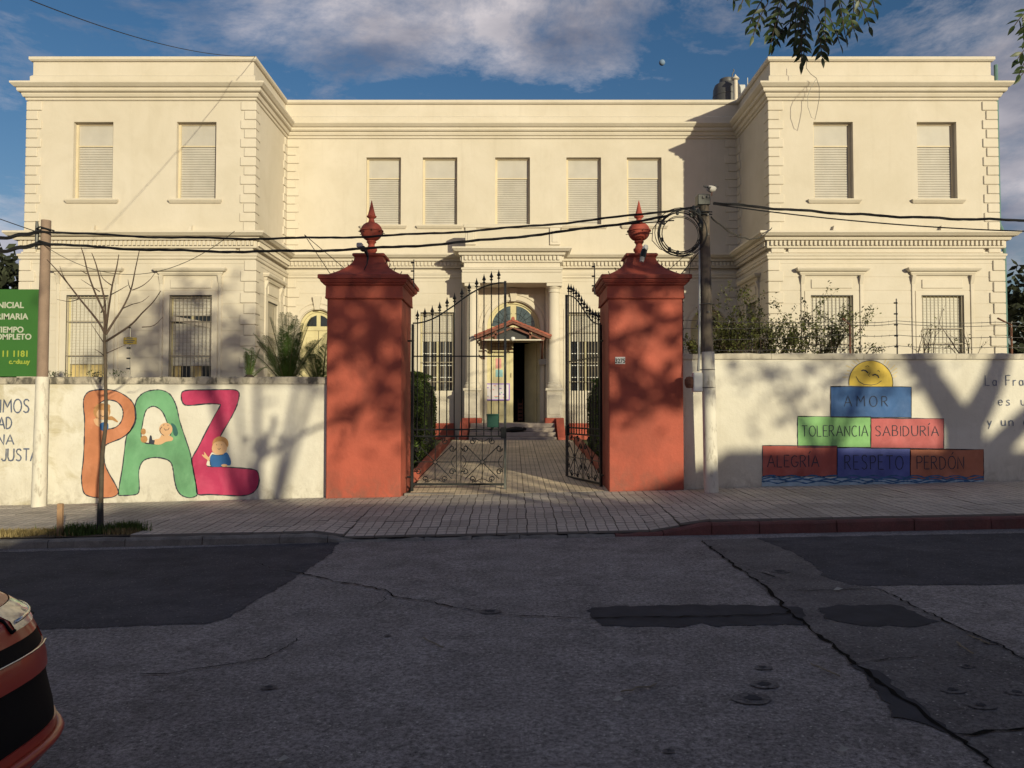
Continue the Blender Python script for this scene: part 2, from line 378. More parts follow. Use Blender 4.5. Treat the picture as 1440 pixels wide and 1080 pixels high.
def crack(pp, w=.012, amp=.02, dz=.010):
    P = dens([gat(*p) for p in pp], .06, amp, False); m = MB(); L = []
    for i, (x, y) in enumerate(P):
        a = P[max(0, i-1)]; b = P[min(len(P)-1, i+1)]; d = Vector((b[0]-a[0], b[1]-a[1])); d.normalize() if d.length else None
        nrm = Vector((-d.y, d.x)); ww = w * random.uniform(.12, 1.1) * min(1, .3 + i * .2, .3 + (len(P)-1-i) * .2)
        L.append([(x + nrm.x*ww, y + nrm.y*ww, RZ(x) + dz), (x - nrm.x*ww, y - nrm.y*ww, RZ(x) + dz)])
    m.loft(L, closed=False); return m.build('road_crack', M['crack'], road)
crack([(985, 760), (1005, 775), (1040, 801), (1075, 825), (1110, 862), (1140, 885), (1180, 915), (1220, 948), (1270, 985), (1345, 1036), (1400, 1085)], .02)
crack([(1215, 824), (1240, 831), (1310, 865), (1350, 884), (1400, 905), (1445, 931)], .012)
crack([(1084, 832), (1150, 831), (1240, 829)], .008)
crack([(400, 803), (430, 808), (470, 818), (520, 826), (545, 832), (555, 840), (600, 846), (640, 855), (690, 862)], .014)
crack([(545, 836), (535, 850), (520, 858)], .007)
crack([(150, 950), (240, 948), (330, 935), (370, 928), (400, 915), (425, 895)], .007)
crack([(700, 866), (760, 869), (830, 871), (900, 869), (1000, 868), (1125, 864)], .011, dz=.011)
crack([(1012, 777), (1048, 778)], .006); crack([(1050, 802), (1075, 807), (1100, 817)], .01)
crack([(1345, 1036), (1390, 1032), (1450, 1025)], .022)
crack([(360, 790), (372, 797), (385, 800)], .007); crack([(905, 846), (918, 853)], .006)
crack([(1180, 940), (1240, 930), (1300, 925)], .006, dz=.011)
def pothole(px, py, r, sq=.5):
    cx, cy = gat(px, py); 
    def ring(rr, dz, nm, mt, am):
        P = [(cx + math.cos(a)*rr*random.uniform(1-am, 1+am), cy + math.sin(a)*rr*sq*1.6*random.uniform(1-am, 1+am)) for a in [i*PI/9 for i in range(18)]]
        return lay(nm, P, dz, mt)
    ring(r, .008, 'asphalt_patch', M['asphalt3'], .12); ring(r*.42, .012, 'pothole', M['tar'], .35)
for a in [(1058, 984, .11), (1075, 964, .085), (1073, 940, .055), (1097, 804, .11), (1340, 972, .07), (1380, 994, .07), (1430, 975, .06), (690, 861, .09),
          (378, 968, .05), (545, 895, .03), (1360, 938, .05), (1395, 905, .05), (940, 1058, .03)]: pothole(*a)
# loose twigs and a leaf on the asphalt
def ground_twig(a, b, r, label):
    p, q = gat(*a), gat(*b); m = MB(); n = 6
    pts = [(p[0]+(q[0]-p[0])*i/n + random.uniform(-.012, .012), p[1]+(q[1]-p[1])*i/n + random.uniform(-.02, .02), RZ(p[0]) + .018) for i in range(n+1)]
    m.tube(pts, r, 4); tag(m.build('twig', M['litter2']), label, 'twig', 'dry twigs lying on the road')
M['litter2'] = mat('dry_twig', (.22, .18, .13), .8)
ground_twig((872, 978), (922, 965), .005, 'long pale dry twig lying on asphalt below the middle of the road')
ground_twig((1138, 936), (1178, 953), .005, 'pale dry twig lying beside the three small potholes')
ground_twig((1344, 906), (1366, 922), .006, 'short straight dry twig lying inside the right trench strip')
ground_twig((594, 900), (622, 914), .006, 'small dry twig lying alone on the asphalt left of centre')
ground_twig((1362, 896), (1392, 909), .005, 'thin dry twig lying by the right hand road crack')
for px, py, s_, lb in [(870, 989, .03, 'brown fallen leaf lying near the long twig on the road'), (1186, 1061, .03, 'pale fallen leaf lying on asphalt at the bottom of the frame'), (1179, 832, .045, 'white scrap of paper lying at the edge of the right trench patch'), (398, 1074, .03, 'tiny pale scrap lying at the bottom edge left of centre')]:
    x, y = gat(px, py); m = MB(); z = RZ(x) + .016
    m.add([(x-s_, y, z), (x-.2*s_, y-s_*.5, z+.004), (x+s_, y+.1*s_, z+.012), (x, y+s_*.6, z+.02)], [(0, 1, 2, 3)])
    tag(m.build('paper_scrap' if 'scrap' in lb else 'fallen_leaf', M['litter']), lb, 'litter')
# ------------------------------------------------------------------ kerb and pavement
def kerbmat(name, c, st): return mat(name, c, .9, .2, 3., grain=.25, gscale=80., stain=st, samt=.7, sscale=(4, 4, 4), srange=(.45, .68), bmp=.7, bscale=25., bdist=.02)
M['kerb'] = kerbmat('grey_kerb', (.27, .25, .23), (.09, .08, .075)); M['kerbred'] = kerbmat('red_kerb_paint', (.20, .078, .072), (.11, .065, .06))
kerb = tag(empty('kerb', (0, KY, 0)), kind='structure')
x = -13.0; 
while x < 13:
    L = 1.0 if abs(x) > 3 else .62
    rg = .022 if -2.4 < x < 1.6 else .012
    m = MB(); seg = 6; rings = []
    for i in range(seg + 1):
        u = x + .006 + (L - .012) * i / seg; zt = KT(u) + (random.uniform(-rg, rg*.3) if -2.2 < u < 1.8 else random.uniform(-.004, .004)); zb = RZ(u) - .15
        j = random.uniform(-.012, .012); yf = KY + j; b = .025
        rings.append([(u, yf, zb), (u, yf, zt - b), (u, yf + b, zt), (u, KY + .15, zt), (u, KY + .15, zb)])
    m.loft(rings, True, True)
    m.build('kerb_stone', M['kerbred'] if x > 1.3 else M['kerb'], kerb); x += L
# bedding under the tiles
M['bed'] = mat('pavement_bedding', (.085, .072, .06), .95, .3, 4., bmp=.5)
pav = tag(empty('pavement', (0, 11.7, .1)), kind='structure')
m = MB(); xs = [-EX, -40] + [i * .5 for i in range(-40, 41)] + [40, EX]; ys = [KY + .14, 10.8, 11.5, 12.2, 12.8, 13.3, 13.7]
m.loft([[(x, y, S(x, min(y, 13.3)) - .028) for x in xs] for y in ys], closed=False); m.build('bedding', M['bed'], pav)
def tilemat(name, c, n=3, ts=.4, rnd=.16):
    m, t, b = new_mat(name); tcx = N(t, 'ShaderNodeTexCoord')
    p = pos_node(t)
    base = mixc(t, ramp(t, noise(t, p, 1.1, 6, .65), .3, .7), tuple(x*.78 for x in c), tuple(x*1.15 for x in c))
    oi = N(t, 'ShaderNodeObjectInfo'); rr = ramp(t, oi.outputs['Random'], 0, 1, 1 - rnd, 1 + rnd)
    base = mixc(t, 1., base, rr, 'MULTIPLY')
    base = mixc(t, ramp(t, noise(t, p, 7., 6, .7), .5, .7, 0, .5), base, tuple(x*.5 for x in c))
    # moulded grooves of the hydraulic tiles
    sx = N(t, 'ShaderNodeSeparateXYZ'); t.links.new(tcx.outputs['Object'], sx.inputs[0]); gs = []
    for k in (0, 1):
        a = N(t, 'ShaderNodeMath', operation='MULTIPLY'); a.inputs[1].default_value = n / ts; t.links.new(sx.outputs[k], a.inputs[0])
        a2 = N(t, 'ShaderNodeMath', operation='ADD'); a2.inputs[1].default_value = .5 * (n % 2) + 10; t.links.new(a.outputs[0], a2.inputs[0])
        fr = N(t, 'ShaderNodeMath', operation='FRACT'); t.links.new(a2.outputs[0], fr.inputs[0])
        pg = N(t, 'ShaderNodeMath', operation='PINGPONG'); pg.inputs[1].default_value = .5; t.links.new(fr.outputs[0], pg.inputs[0])
        gs.append(ramp(t, pg.outputs[0], .03, .09, 0, 1))
    mn = N(t, 'ShaderNodeMath', operation='MINIMUM'); t.links.new(gs[0], mn.inputs[0]); t.links.new(gs[1], mn.inputs[1])
    base = mixc(t, mn.outputs[0], tuple(x*.42 for x in c), base)
    t.links.new(base, b.inputs['Base Color']); b.inputs['Roughness'].default_value = .85; b.inputs['Specular IOR Level'].default_value = .25
    add = N(t, 'ShaderNodeMath', operation='ADD'); t.links.new(mn.outputs[0], add.inputs[0]); t.links.new(noise(t, p, 60., 3), add.inputs[1])
    bump(t, b, add.outputs[0], .5, .008)
    return m
M['tile'] = tilemat('pavement_tile_grey', (.50, .445, .40), 3, .4)
M['pathtile'] = tilemat('path_tile_sand', (.70, .57, .42), 4, .4, .08)
def tile_mesh(s, th=.03, b=.004, name='paving_tile', mt=None):
    m = MB(); h = s / 2 - .0035
    m.loft([[(-h, -h, -th), (h, -h, -th), (h, h, -th), (-h, h, -th)], [(-h, -h, -b), (h, -h, -b), (h, h, -b), (-h, h, -b)], [(-h+b, -h+b, 0), (h-b, -h+b, 0), (h-b, h-b, 0), (-h+b, h-b, 0)]], False, True)
    return m.build(name, mt, mesh_only=True)
tm = tile_mesh(.4, mt=M['tile']); T = .4
cells = []
for r in range(8):
    for c_ in range(-32, 33):
        x_, y_ = c_ * T + (.012 * (r % 2)), KY + .15 + T * (r + .5) - .02
        if y_ > 13.3: continue
        if x_ < -5.1 and y_ < 10.5: continue                       # verge
        cells.append((x_, y_))
cells.sort(key=lambda p: (abs(p[0]) > 7.6, p[1] > 12.5 and abs(p[0]) > 3.4, abs(p[0])))
rest = MB(); nt_ = 0
for (x_, y_) in cells:
    z_ = S(x_, y_) + random.uniform(-.0025, .0025); e = .02
    gx = (S(x_+e, y_) - S(x_-e, y_)) / (2*e); gy = (S(x_, y_+e) - S(x_, y_-e)) / (2*e)
    rm = Euler((math.atan(gy) + random.gauss(0, .004), -math.atan(gx) + random.gauss(0, .004), 0)).to_matrix() @ Matrix.Rotation(random.gauss(0, .012) + random.choice((0, PI/2)), 3, 'Z'); rot = tuple(rm.to_euler())
    if nt_ < 296:
        o = bpy.data.objects.new('paving_tile', tm); link(o, pav, (x_, y_, z_)); o.rotation_euler = rot; nt_ += 1
    else:
        Mx = Matrix.Translation((x_, y_, z_)) @ Euler(rot).to_matrix().to_4x4()
        rest.add([tuple(Mx @ v.co) for v in tm.vertices], [tuple(p.vertices) for p in tm.polygons])
tag(rest.build('far_paving_tiles', M['tile'], pav), kind='stuff')
for pp in [[(470, 722), (490, 735), (505, 750)], [(612, 730), (616, 752)], [(735, 722), (738, 748)], [(840, 720), (852, 748)], [(560, 716), (650, 713), (800, 714)], [(900, 712), (985, 722), (1050, 728)], [(735, 742), (800, 746), (880, 748)], [(1030, 704), (1100, 712)], [(300, 712), (380, 722)]]:
    # open joints between bays of the pavement, on the pavement surface
    P = []
    for (px, py) in pp:
        z = .1
        for _ in range(8):
            D = (z - H) / math.tan(PITCH + math.atan((540 - py) / F)); X = (px - 720) / F * D; z = S(X, D)
        P.append((X, D))
    P = dens(P, .07, .012, False); L = []
    for i, (x, y) in enumerate(P):
        a = P[max(0, i-1)]; b = P[min(len(P)-1, i+1)]; d = Vector((b[0]-a[0], b[1]-a[1])).normalized(); w = random.uniform(.006, .016)
        L.append([(x - d.y*w, y + d.x*w, S(x, y) + .011), (x + d.y*w, y - d.x*w, S(x, y) + .011)])
    m = MB(); m.loft(L, closed=False); m.build('pavement_crack', M['crack'], pav)
# garden and entrance path
m = MB(); m.loft([[(x, y, GZ(y) - .03 + .02 * max(-20, min(20, x)) * (1 - sstep(13.6, 20, y))) for x in (-40, -20, -8, -2, 2, 8, 20, 40)] for y in (13.5, 15, 17, 19, 21, 23, 40)], closed=False)
tag(m.build('garden_ground', mat('garden_lawn', (.075, .09, .03), .95, .4, 3., bmp=.7), origin=(0, 20, .4)), kind='structure')
path = tag(empty('garden_path', (0, 18, .4)), kind='structure')
tm2 = tile_mesh(.4, mt=M['pathtile'], name='path_tile')
m = MB(); m.loft([[(x, y, GZ(y) + (ZW(x) - .2) * (1 - sstep(13.3, 15, y)) - .008) for x in (-1.75, 0, 1.75)] for y in (13.3, 13.7, 14.2, 15, 18, 21, 23, 23.6)], closed=False); m.build('bedding', M['bed'], path)
pg = lambda x, y: GZ(y) + (ZW(x) - .2) * (1 - sstep(13.3, 15, y)) + .018
for r in range(25):
    for c_ in range(-4, 5):
        x_, y_ = c_ * T, 13.5 + r * T
        if y_ > 23.5: continue
        e = .02; gx = (pg(x_+e, y_) - pg(x_-e, y_))/(2*e); gy = (pg(x_, y_+e) - pg(x_, y_-e))/(2*e)
        o = bpy.data.objects.new('path_tile', tm2); link(o, path, (x_, y_, pg(x_, y_) + random.uniform(-.003, .003))); o.rotation_euler = (math.atan(gy), -math.atan(gx), random.gauss(0, .004))
for s_ in (-1, 1):
    m = MB(); x0 = s_ * 1.87
    m.loft([[(x0-.08, y, GZ(y) - .1), (x0+.08, y, GZ(y) - .1), (x0+.08, y, GZ(y) + .2), (x0+.06, y, GZ(y) + .22), (x0-.06, y, GZ(y) + .22), (x0-.08, y, GZ(y) + .2)] for y in (14.9, 17, 19, 21, 22.4)], True, True)
    m.build('border_kerb', M['red'], path)
# verge with grass around the young tree
m = MB(); m.loft([[(x, y, S(x, y) + .012 + .015 * math.sin(x*7+y*5)*(1 if 10.2 < y < 10.5 else 0)) for x in [-13 + i*.4 for i in range(20)] + [-5.1, -4.95]] for y in (KY + .15, 10.22, 10.3, 10.4, 10.5, 10.56)], closed=False)
tag(m.build('verge_soil', M['earth'], origin=(-7, 10.5, 0)), kind='structure')
def blades(name, spots, h, mt, n, spread=.02, label=None):
    m = MB()
    for _ in range(n):
        x_, y_, k = random.choice(spots); x_ += random.gauss(0, k); y_ += random.gauss(0, k*.45)
        if y_ < 10.18: y_ = 10.18 + random.random()*.1
        z_ = S(x_, y_) + .01; hh = h * random.uniform(.4, 1.2); a = random.uniform(0, 2*PI); l = random.uniform(.1, .6) * hh; w = .006
        dx, dy = math.cos(a), math.sin(a)
        m.add([(x_-dy*w, y_+dx*w, z_), (x_+dy*w, y_-dx*w, z_), (x_+dx*l*.4+dy*w*.7, y_+dy*l*.4-dx*w*.7, z_+hh*.6), (x_+dx*l*.4-dy*w*.7, y_+dy*l*.4+dx*w*.7, z_+hh*.6), (x_+dx*l, y_+dy*l, z_+hh)], [(0, 1, 2, 3), (3, 2, 4)])
    return tag(m.build(name, mt), label, 'grass', kind='stuff')
blades('green_grass', [(-5.85, 10.36, .13), (-5.3, 10.4, .10), (-5.1, 10.42, .08), (-5.6, 10.33, .13)], .15, M['grass'], 1500, label='green grass tuft growing round the foot of the young tree')
blades('dry_grass', [(-7.3 + i * .18, 10.36, .13) for i in range(-4, 8)] + [(-5.2, 10.3, .1)], .085, M['drygrass'], 5500, label='dry straw coloured grass on the verge by the kerb')
# ------------------------------------------------------------------ school building
B = empty('school_building', (0, 25.7, .7), 'cream two storey school building with projecting wings behind the walls', 'building')
XI, XO, YF, YM, YB = 7.6, 14.33, 22.5, 25.7, 38.0
ZT, ZC1, ZC0, ZS1, ZS0 = 12.1, 11.27, 10.81, 6.87, 6.20
def sweep(path, prof, close=False):
    """profile [(out, z)] swept along plan path with mitred corners, outward to the right of travel"""
    n = len(path); rings = []
    for i in range(n):
        p = Vector(path[i]); ds = []
        if i > 0: d = Vector(path[i]) - Vector(path[i-1]); ds.append(d.normalized())
        if i < n-1: d = Vector(path[i+1]) - Vector(path[i]); ds.append(d.normalized())
        ns = [Vector((d.y, -d.x)) for d in ds]
        if len(ns) == 1: mvec = ns[0]
        else: mvec = (ns[0] + ns[1]); mvec = mvec / max(.2, mvec.dot(ns[0]))
        rings.append([(p.x + mvec.x*o, p.y + mvec.y*o, z) for o, z in prof])
    m = MB(); m.loft(rings, True, True, closed=True); return m
PL = [(-XO, YB), (-XO, YF), (-XI, YF), (-XI, YM), (XI, YM), (XI, YF), (XO, YF), (XO, YB)]
sweep(PL, [(-.3, ZC0), (.03, ZC0), (.05, 10.83), (.05, 10.88), (.10, 10.90), (.13, 10.97), (.13, 11.0), (.20, 11.02), (.20, 11.03), (.22, 11.05), (.22, 11.12), (.27, 11.14), (.33, 11.2), (.35, 11.22), (.35, 11.27), (-.3, 11.30)]).build('cornice', M['trim'], B)
PP = [(x - math.copysign(.06, x) if 1 else x, y + .06) for x, y in PL]
PP = [(-XO+.08, YB), (-XO+.08, YF+.08), (-XI-.08, YF+.08), (-XI-.08, YM+.08), (XI+.08, YM+.08), (XI+.08, YF+.08), (XO-.08, YF+.08), (XO-.08, YB)]
sweep(PP, [(-.25, 11.2), (.06, 11.2), (.06, 11.56), (.02, 11.6), (0, 11.62), (0, 12.02), (-.25, 12.02)]).build('parapet', M['facade'], B)
sweep(PP, [(-.28, 12.021), (.05, 12.021), (.09, 12.06), (.09, 12.14), (.05, 12.16), (-.28, 12.17)]).build('parapet_coping', M['trim'], B)
# string course between the storeys; the lower storey stands proud
LP = .07
PLl = [(-XO-LP, YB), (-XO-LP, YF-LP), (-XI+LP, YF-LP), (-XI+LP, YM-LP), (-1.55, YM-LP), (-1.55, 24.62), (1.55, 24.62), (1.55, YM-LP), (XI-LP, YM-LP), (XI-LP, YF-LP), (XO+LP, YF-LP), (XO+LP, YB)]
sweep(PLl, [(-.3, 6.62), (.14, 6.62), (.16, 6.66), (.16, 6.70), (.27, 6.72), (.33, 6.78), (.35, 6.79), (.35, 6.85), (-.3, 6.90)]).build('string_course', M['trim'], B)
sweep(PLl, [(-.3, 6.40), (.045, 6.40), (.06, 6.43), (.06, 6.621), (-.3, 6.621)]).build('dentil_bed', M['trim'], B)
sweep(PLl, [(-.3, 6.07), (.03, 6.07), (.05, 6.10), (.05, 6.15), (.075, 6.17), (.085, 6.22), (.02, 6.25), (-.3, 6.25)]).build('frieze_moulding', M['trim'], B)
# dentils, too small to pick apart
m = MB()
for i in range(len(PLl) - 1):
    a, b = Vector(PLl[i]), Vector(PLl[i+1]); d = b - a; L = d.length; d.normalize(); nn = Vector((d.y, -d.x))
    if i in (0, len(PLl) - 2): continue
    k = int(L / .125)
    for j in range(k):
        c = a + d * (L * (j + .5) / k) + nn * .06; hw = .036
        pts = [c - d*hw, c + d*hw, c + d*hw + nn*.06, c - d*hw + nn*.06]
        m.loft([[(p.x, p.y, 6.47) for p in pts], [(p.x, p.y, 6.60) for p in pts]], True, True)
tag(m.build('dentils', M['trim'], B), kind='stuff')
def wall2d(m, U0, U1, Z0, Z1, ops, mp, rev=.22, grooves=()):
    us = sorted({U0, U1, *[o[0] for o in ops], *[o[1] for o in ops]})
    zset = {Z0, Z1, *[o[2] for o in ops], *[o[3] for o in ops]}
    gr = [(g_ - .009, g_ + .009) for g_ in grooves if Z0 < g_ < Z1]
    for a, b in gr: zset |= {a, b}
    zs = sorted(z for z in zset if Z0 <= z <= Z1)
    for i in range(len(us) - 1):
        for j in range(len(zs) - 1):
            u, z = (us[i]+us[i+1])/2, (zs[j]+zs[j+1])/2
            if any(o[0] < u < o[1] and o[2] < z < o[3] for o in ops): continue
            g_ = any(a < z < b for a, b in gr); d = .012 if g_ else 0
            m.quad(mp(us[i], zs[j], d), mp(us[i+1], zs[j], d), mp(us[i+1], zs[j+1], d), mp(us[i], zs[j+1], d))
            if g_:
                for zz in (zs[j], zs[j+1]): m.quad(mp(us[i], zz, 0), mp(us[i+1], zz, 0), mp(us[i+1], zz, .012), mp(us[i], zz, .012))
    for (a, b, c, d_) in [o[:4] for o in ops]:
        m.quad(mp(a, c, 0), mp(a, c, rev), mp(a, d_, rev), mp(a, d_, 0)); m.quad(mp(b, c, 0), mp(b, c, rev), mp(b, d_, rev), mp(b, d_, 0))
        m.quad(mp(a, c, 0), mp(b, c, 0), mp(b, c, rev), mp(a, c, rev)); m.quad(mp(a, d_, 0), mp(b, d_, 0), mp(b, d_, rev), mp(a, d_, rev))
def archfill(m, c, r, zs, mp, rev=.22, n=14):
    top = zs + r; pts = [(c + r*math.cos(PI - PI*i/(2*n)), zs + r*math.sin(PI - PI*i/(2*n))) for i in range(2*n + 1)]
    for i in range(n): m.quad(mp(c - r, top, 0), mp(*pts[i], 0), mp(*pts[i+1], 0))
    for i in range(n, 2*n): m.quad(mp(c + r, top, 0), mp(*pts[i], 0), mp(*pts[i+1], 0))
    for i in range(2*n): m.quad(mp(*pts[i], 0), mp(*pts[i+1], 0), mp(*pts[i+1], rev), mp(*pts[i], rev))
front = lambda Y: (lambda u, z, d: (u, Y + d, z))
sideL = lambda X: (lambda u, z, d: (X - d, u, z))      # face looking +x (inner side of the left wing)
sideR = lambda X: (lambda u, z, d: (X + d, u, z))
UZ0, UZ1 = 7.88, 10.18; WL0, WL1 = 2.3, 5.02
upW = [-12.38, -9.33, 9.50, 12.56]; upM = [-4.33, -2.43, 0.02, 2.42, 4.46]
UH = .585
GR = [1.6 + .395 * i for i in range(12)]
m = MB()
for sx in (-1, 1):
    xs_ = [c for c in upW if c * sx > 0]
    a, b = (min(sx*XI, sx*XO), max(sx*XI, sx*XO))
    wall2d(m, a, b, 6.3, 11.25, [(c-UH, c+UH, UZ0, UZ1) for c in xs_], front(YF))
    wall2d(m, YF, YM, 6.3, 11.25, [], sideL(-XI) if sx < 0 else sideR(XI))
    m.quad((sx*XO, YF, 6.3), (sx*XO, YB, 6.3), (sx*XO, YB, 11.25), (sx*XO, YF, 11.25))
wall2d(m, -XI, XI, 6.3, 11.25, [(c-UH, c+UH, UZ0, UZ1) for c in upM], front(YM))
m.quad((-XO, YB, 0), (XO, YB, 0), (XO, YB, 11.25), (-XO, YB, 11.25)); m.quad((-XO, YF, 11.24), (-XI, YF, 11.24), (-XI, YB, 11.24), (-XO, YB, 11.24)); m.quad((XO, YF, 11.24), (XI, YF, 11.24), (XI, YB, 11.24), (XO, YB, 11.24)); m.quad((-XI, YM, 11.24), (XI, YM, 11.24), (XI, YB, 11.24), (-XI, YB, 11.24))
m.build('upper_wall', M['facade'], B)
m = MB(); loW = [-12.42, -9.40, 9.36, 12.60]; LH = .62
for sx in (-1, 1):
    xs_ = [c for c in loW if c * sx > 0]
    a, b = (min(sx*(XI-LP), sx*(XO+LP)), max(sx*(XI-LP), sx*(XO+LP)))
    wall2d(m, a, b, .3, 6.3, [(c-LH, c+LH, WL0, WL1) for c in xs_], front(YF-LP), .2, GR)
    wall2d(m, YF-LP, YM, .3, 6.3, [(24.1-.55, 24.1+.55, WL0, WL1)], sideL(-XI+LP) if sx < 0 else sideR(XI-LP), .2, GR)
    m.quad((sx*(XO+LP), YF-LP, .3), (sx*(XO+LP), YB, .3), (sx*(XO+LP), YB, 6.3), (sx*(XO+LP), YF-LP, 6.3))
loM = [-4.5, -2.5, 2.46, 4.5]; AR = [(-6.5, .60), (6.58, .60), (.05, .88)]; ASP = 4.42
wall2d(m, -XI+LP, XI-LP, .3, 6.3, [(c-.56, c+.56, WL0, 4.92) for c in loM] + [(c-r, c+r, 1.24, ASP + r) for c, r in AR], front(YM-LP), .25, GR)
for c, r in AR: archfill(m, c, r, ASP, front(YM-LP), .25)
m.build('lower_wall', M['facade'], B)
# red painted plinth
for (a, b, y) in ((-7.4, -1.9, YM-LP-.05), (1.9, 7.4, YM-LP-.05), (-XO-.1, -XI+.1, YF-LP-.05), (XI-.1, XO+.1, YF-LP-.05)):
    MB().box(a, b, y, y + .3, .3, 1.22).build('plinth', M['red'], B)
# quoins
def quoins(cx, cy, sx, z0, z1, h, proud, inner=False):
    n = int(round((z1 - z0) / h)); h = (z1 - z0) / n; p = proud
    for i in range(n):
        La, Lb = ((.42, .28) if i % 2 else (.31, .40))
        a, b = z0 + i*h + .006, z0 + (i+1)*h - .006
        m = MB()
        if not inner:
            x0, x1 = (cx - p, cx + La) if sx > 0 else (cx - La, cx + p)
            m.bbox(x0, x1, cy - p, cy + Lb, a, b, .014)
        else:                                          # concave corner: one leg on each wall
            x0, x1 = (cx - .1, cx + La) if sx > 0 else (cx - La, cx + .1)
            m.bbox(x0, x1, cy - p, cy + .1, a, b, .012)
            q0, q1 = (cx - .1, cx + p) if sx > 0 else (cx - p, cx + .1)
            m.bbox(q0, q1, cy - Lb, cy + .08, a + .001, b - .001, .012)
        m.build('quoin', M['trim'], B)
for sx in (-1, 1):
    quoins(sx*XO, YF, -sx, 6.92, 10.79, .277, .035); quoins(sx*XI, YF, sx, 6.92, 10.79, .277, .035)
    quoins(sx*XI, YM, -sx, 6.92, 10.79, .277, .035, True)
    quoins(sx*(XO+LP), YF-LP, -sx, 1.3, 6.05, .32, .04); quoins(sx*(XI-LP), YF-LP, sx, 1.3, 6.05, .32, .04)
    quoins(sx*(XI-LP), YM-LP, -sx, 1.3, 6.05, .32, .04, True)
    for (a, b) in ((XI+.0, XI+.38), (XO-.36, XO)):     # frieze end panels
        MB().bbox(min(sx*a, sx*b), max(sx*a, sx*b), YF-LP-.03, YF-LP+.1, 6.27, 6.39, .01).build('frieze_block', M['trim'], B)
    MB().bbox(min(sx*(XI+.5), sx*(XO-.5)), max(sx*(XI+.5), sx*(XO-.5)), YF-LP-.02, YF-LP+.1, 6.27, 6.385, .008).build('frieze_panel', M['trim'], B)
# upper windows
def slats(m, x0, x1, y, z0, z1, n, k_=1.0):
    h = (z1 - z0) / n
    L = []
    for i in range(n):
        a = z0 + i*h
        for dy, k in ((.010, 0), (-.008, .16), (-.012, .5), (-.008, .84)): L.append([(x0, y + dy*k_, a + h*k), (x1, y + dy*k_, a + h*k)])
    L.append([(x0, y + .010, z1), (x1, y + .010, z1)]); m.loft(L, closed=False)
def up_window(c, Y):
    d = Y + .2
    w = MB()                                            # frame
    for (a, b, z0, z1) in ((c-UH, c-UH+.07, UZ0, UZ1), (c+UH-.07, c+UH, UZ0, UZ1), (c-UH+.07, c+UH-.07, UZ1-.05, UZ1), (c-UH+.07, c+UH-.07, UZ0, UZ0+.05)): w.box(a, b, d - .05, d + .04, z0, z1)
    fo = w.build('window', M['winframe'], B)
    s_ = MB(); s_.box(c-UH+.07, c+UH-.07, d - .012, d + .02, 9.53, UZ1 - .05); s_.build('shutter_box', M['shutter'], fo)
    MB().box(c-UH+.07, c+UH-.07, d - .022, d + .01, 9.49, 9.528).build('rail', M['winframe'], fo)
    s_ = MB(); slats(s_, c-UH+.07, c+UH-.07, d + .012, UZ0 + .05, 9.488, 21); s_.build('shutter', M['shutter'], fo)
    k = MB(); k.loft([[(c-UH-.16, Y, UZ0-.135), (c+UH+.16, Y, UZ0-.135), (c+UH+.16, Y-.04, UZ0-.13), (c-UH-.16, Y-.04, UZ0-.13)], [(c-UH-.2, Y, UZ0-.07), (c+UH+.2, Y, UZ0-.07), (c+UH+.2, Y-.10, UZ0-.06), (c-UH-.2, Y-.10, UZ0-.06)], [(c-UH-.2, Y+.0, UZ0-.02), (c+UH+.2, Y+.0, UZ0-.02), (c+UH+.2, Y-.11, UZ0-.025), (c-UH-.2, Y-.11, UZ0-.025)]], True, True)
    k.build('sill', M['trim'], fo)
    MB().box(c-UH, c+UH, Y-.02, d-.051, UZ0-.01, UZ0+.012).build('sill_board', M['trim'], fo)
for c in upW: up_window(c, YF)
for c in upM: up_window(c, YM)
# small brackets on the string course
for c in (-12.3, -9.45, 9.45, 12.6):
    MB().loft([[(c-.05, YF-.14, 6.9), (c+.05, YF-.14, 6.9), (c+.05, YF, 6.9), (c-.05, YF, 6.9)], [(c+.0, YF-.10, 7.07), (c+.05, YF-.10, 7.08), (c+.05, YF, 7.08), (c, YF, 7.07)]], True, True).build('drain_hood', M['trim'], B)
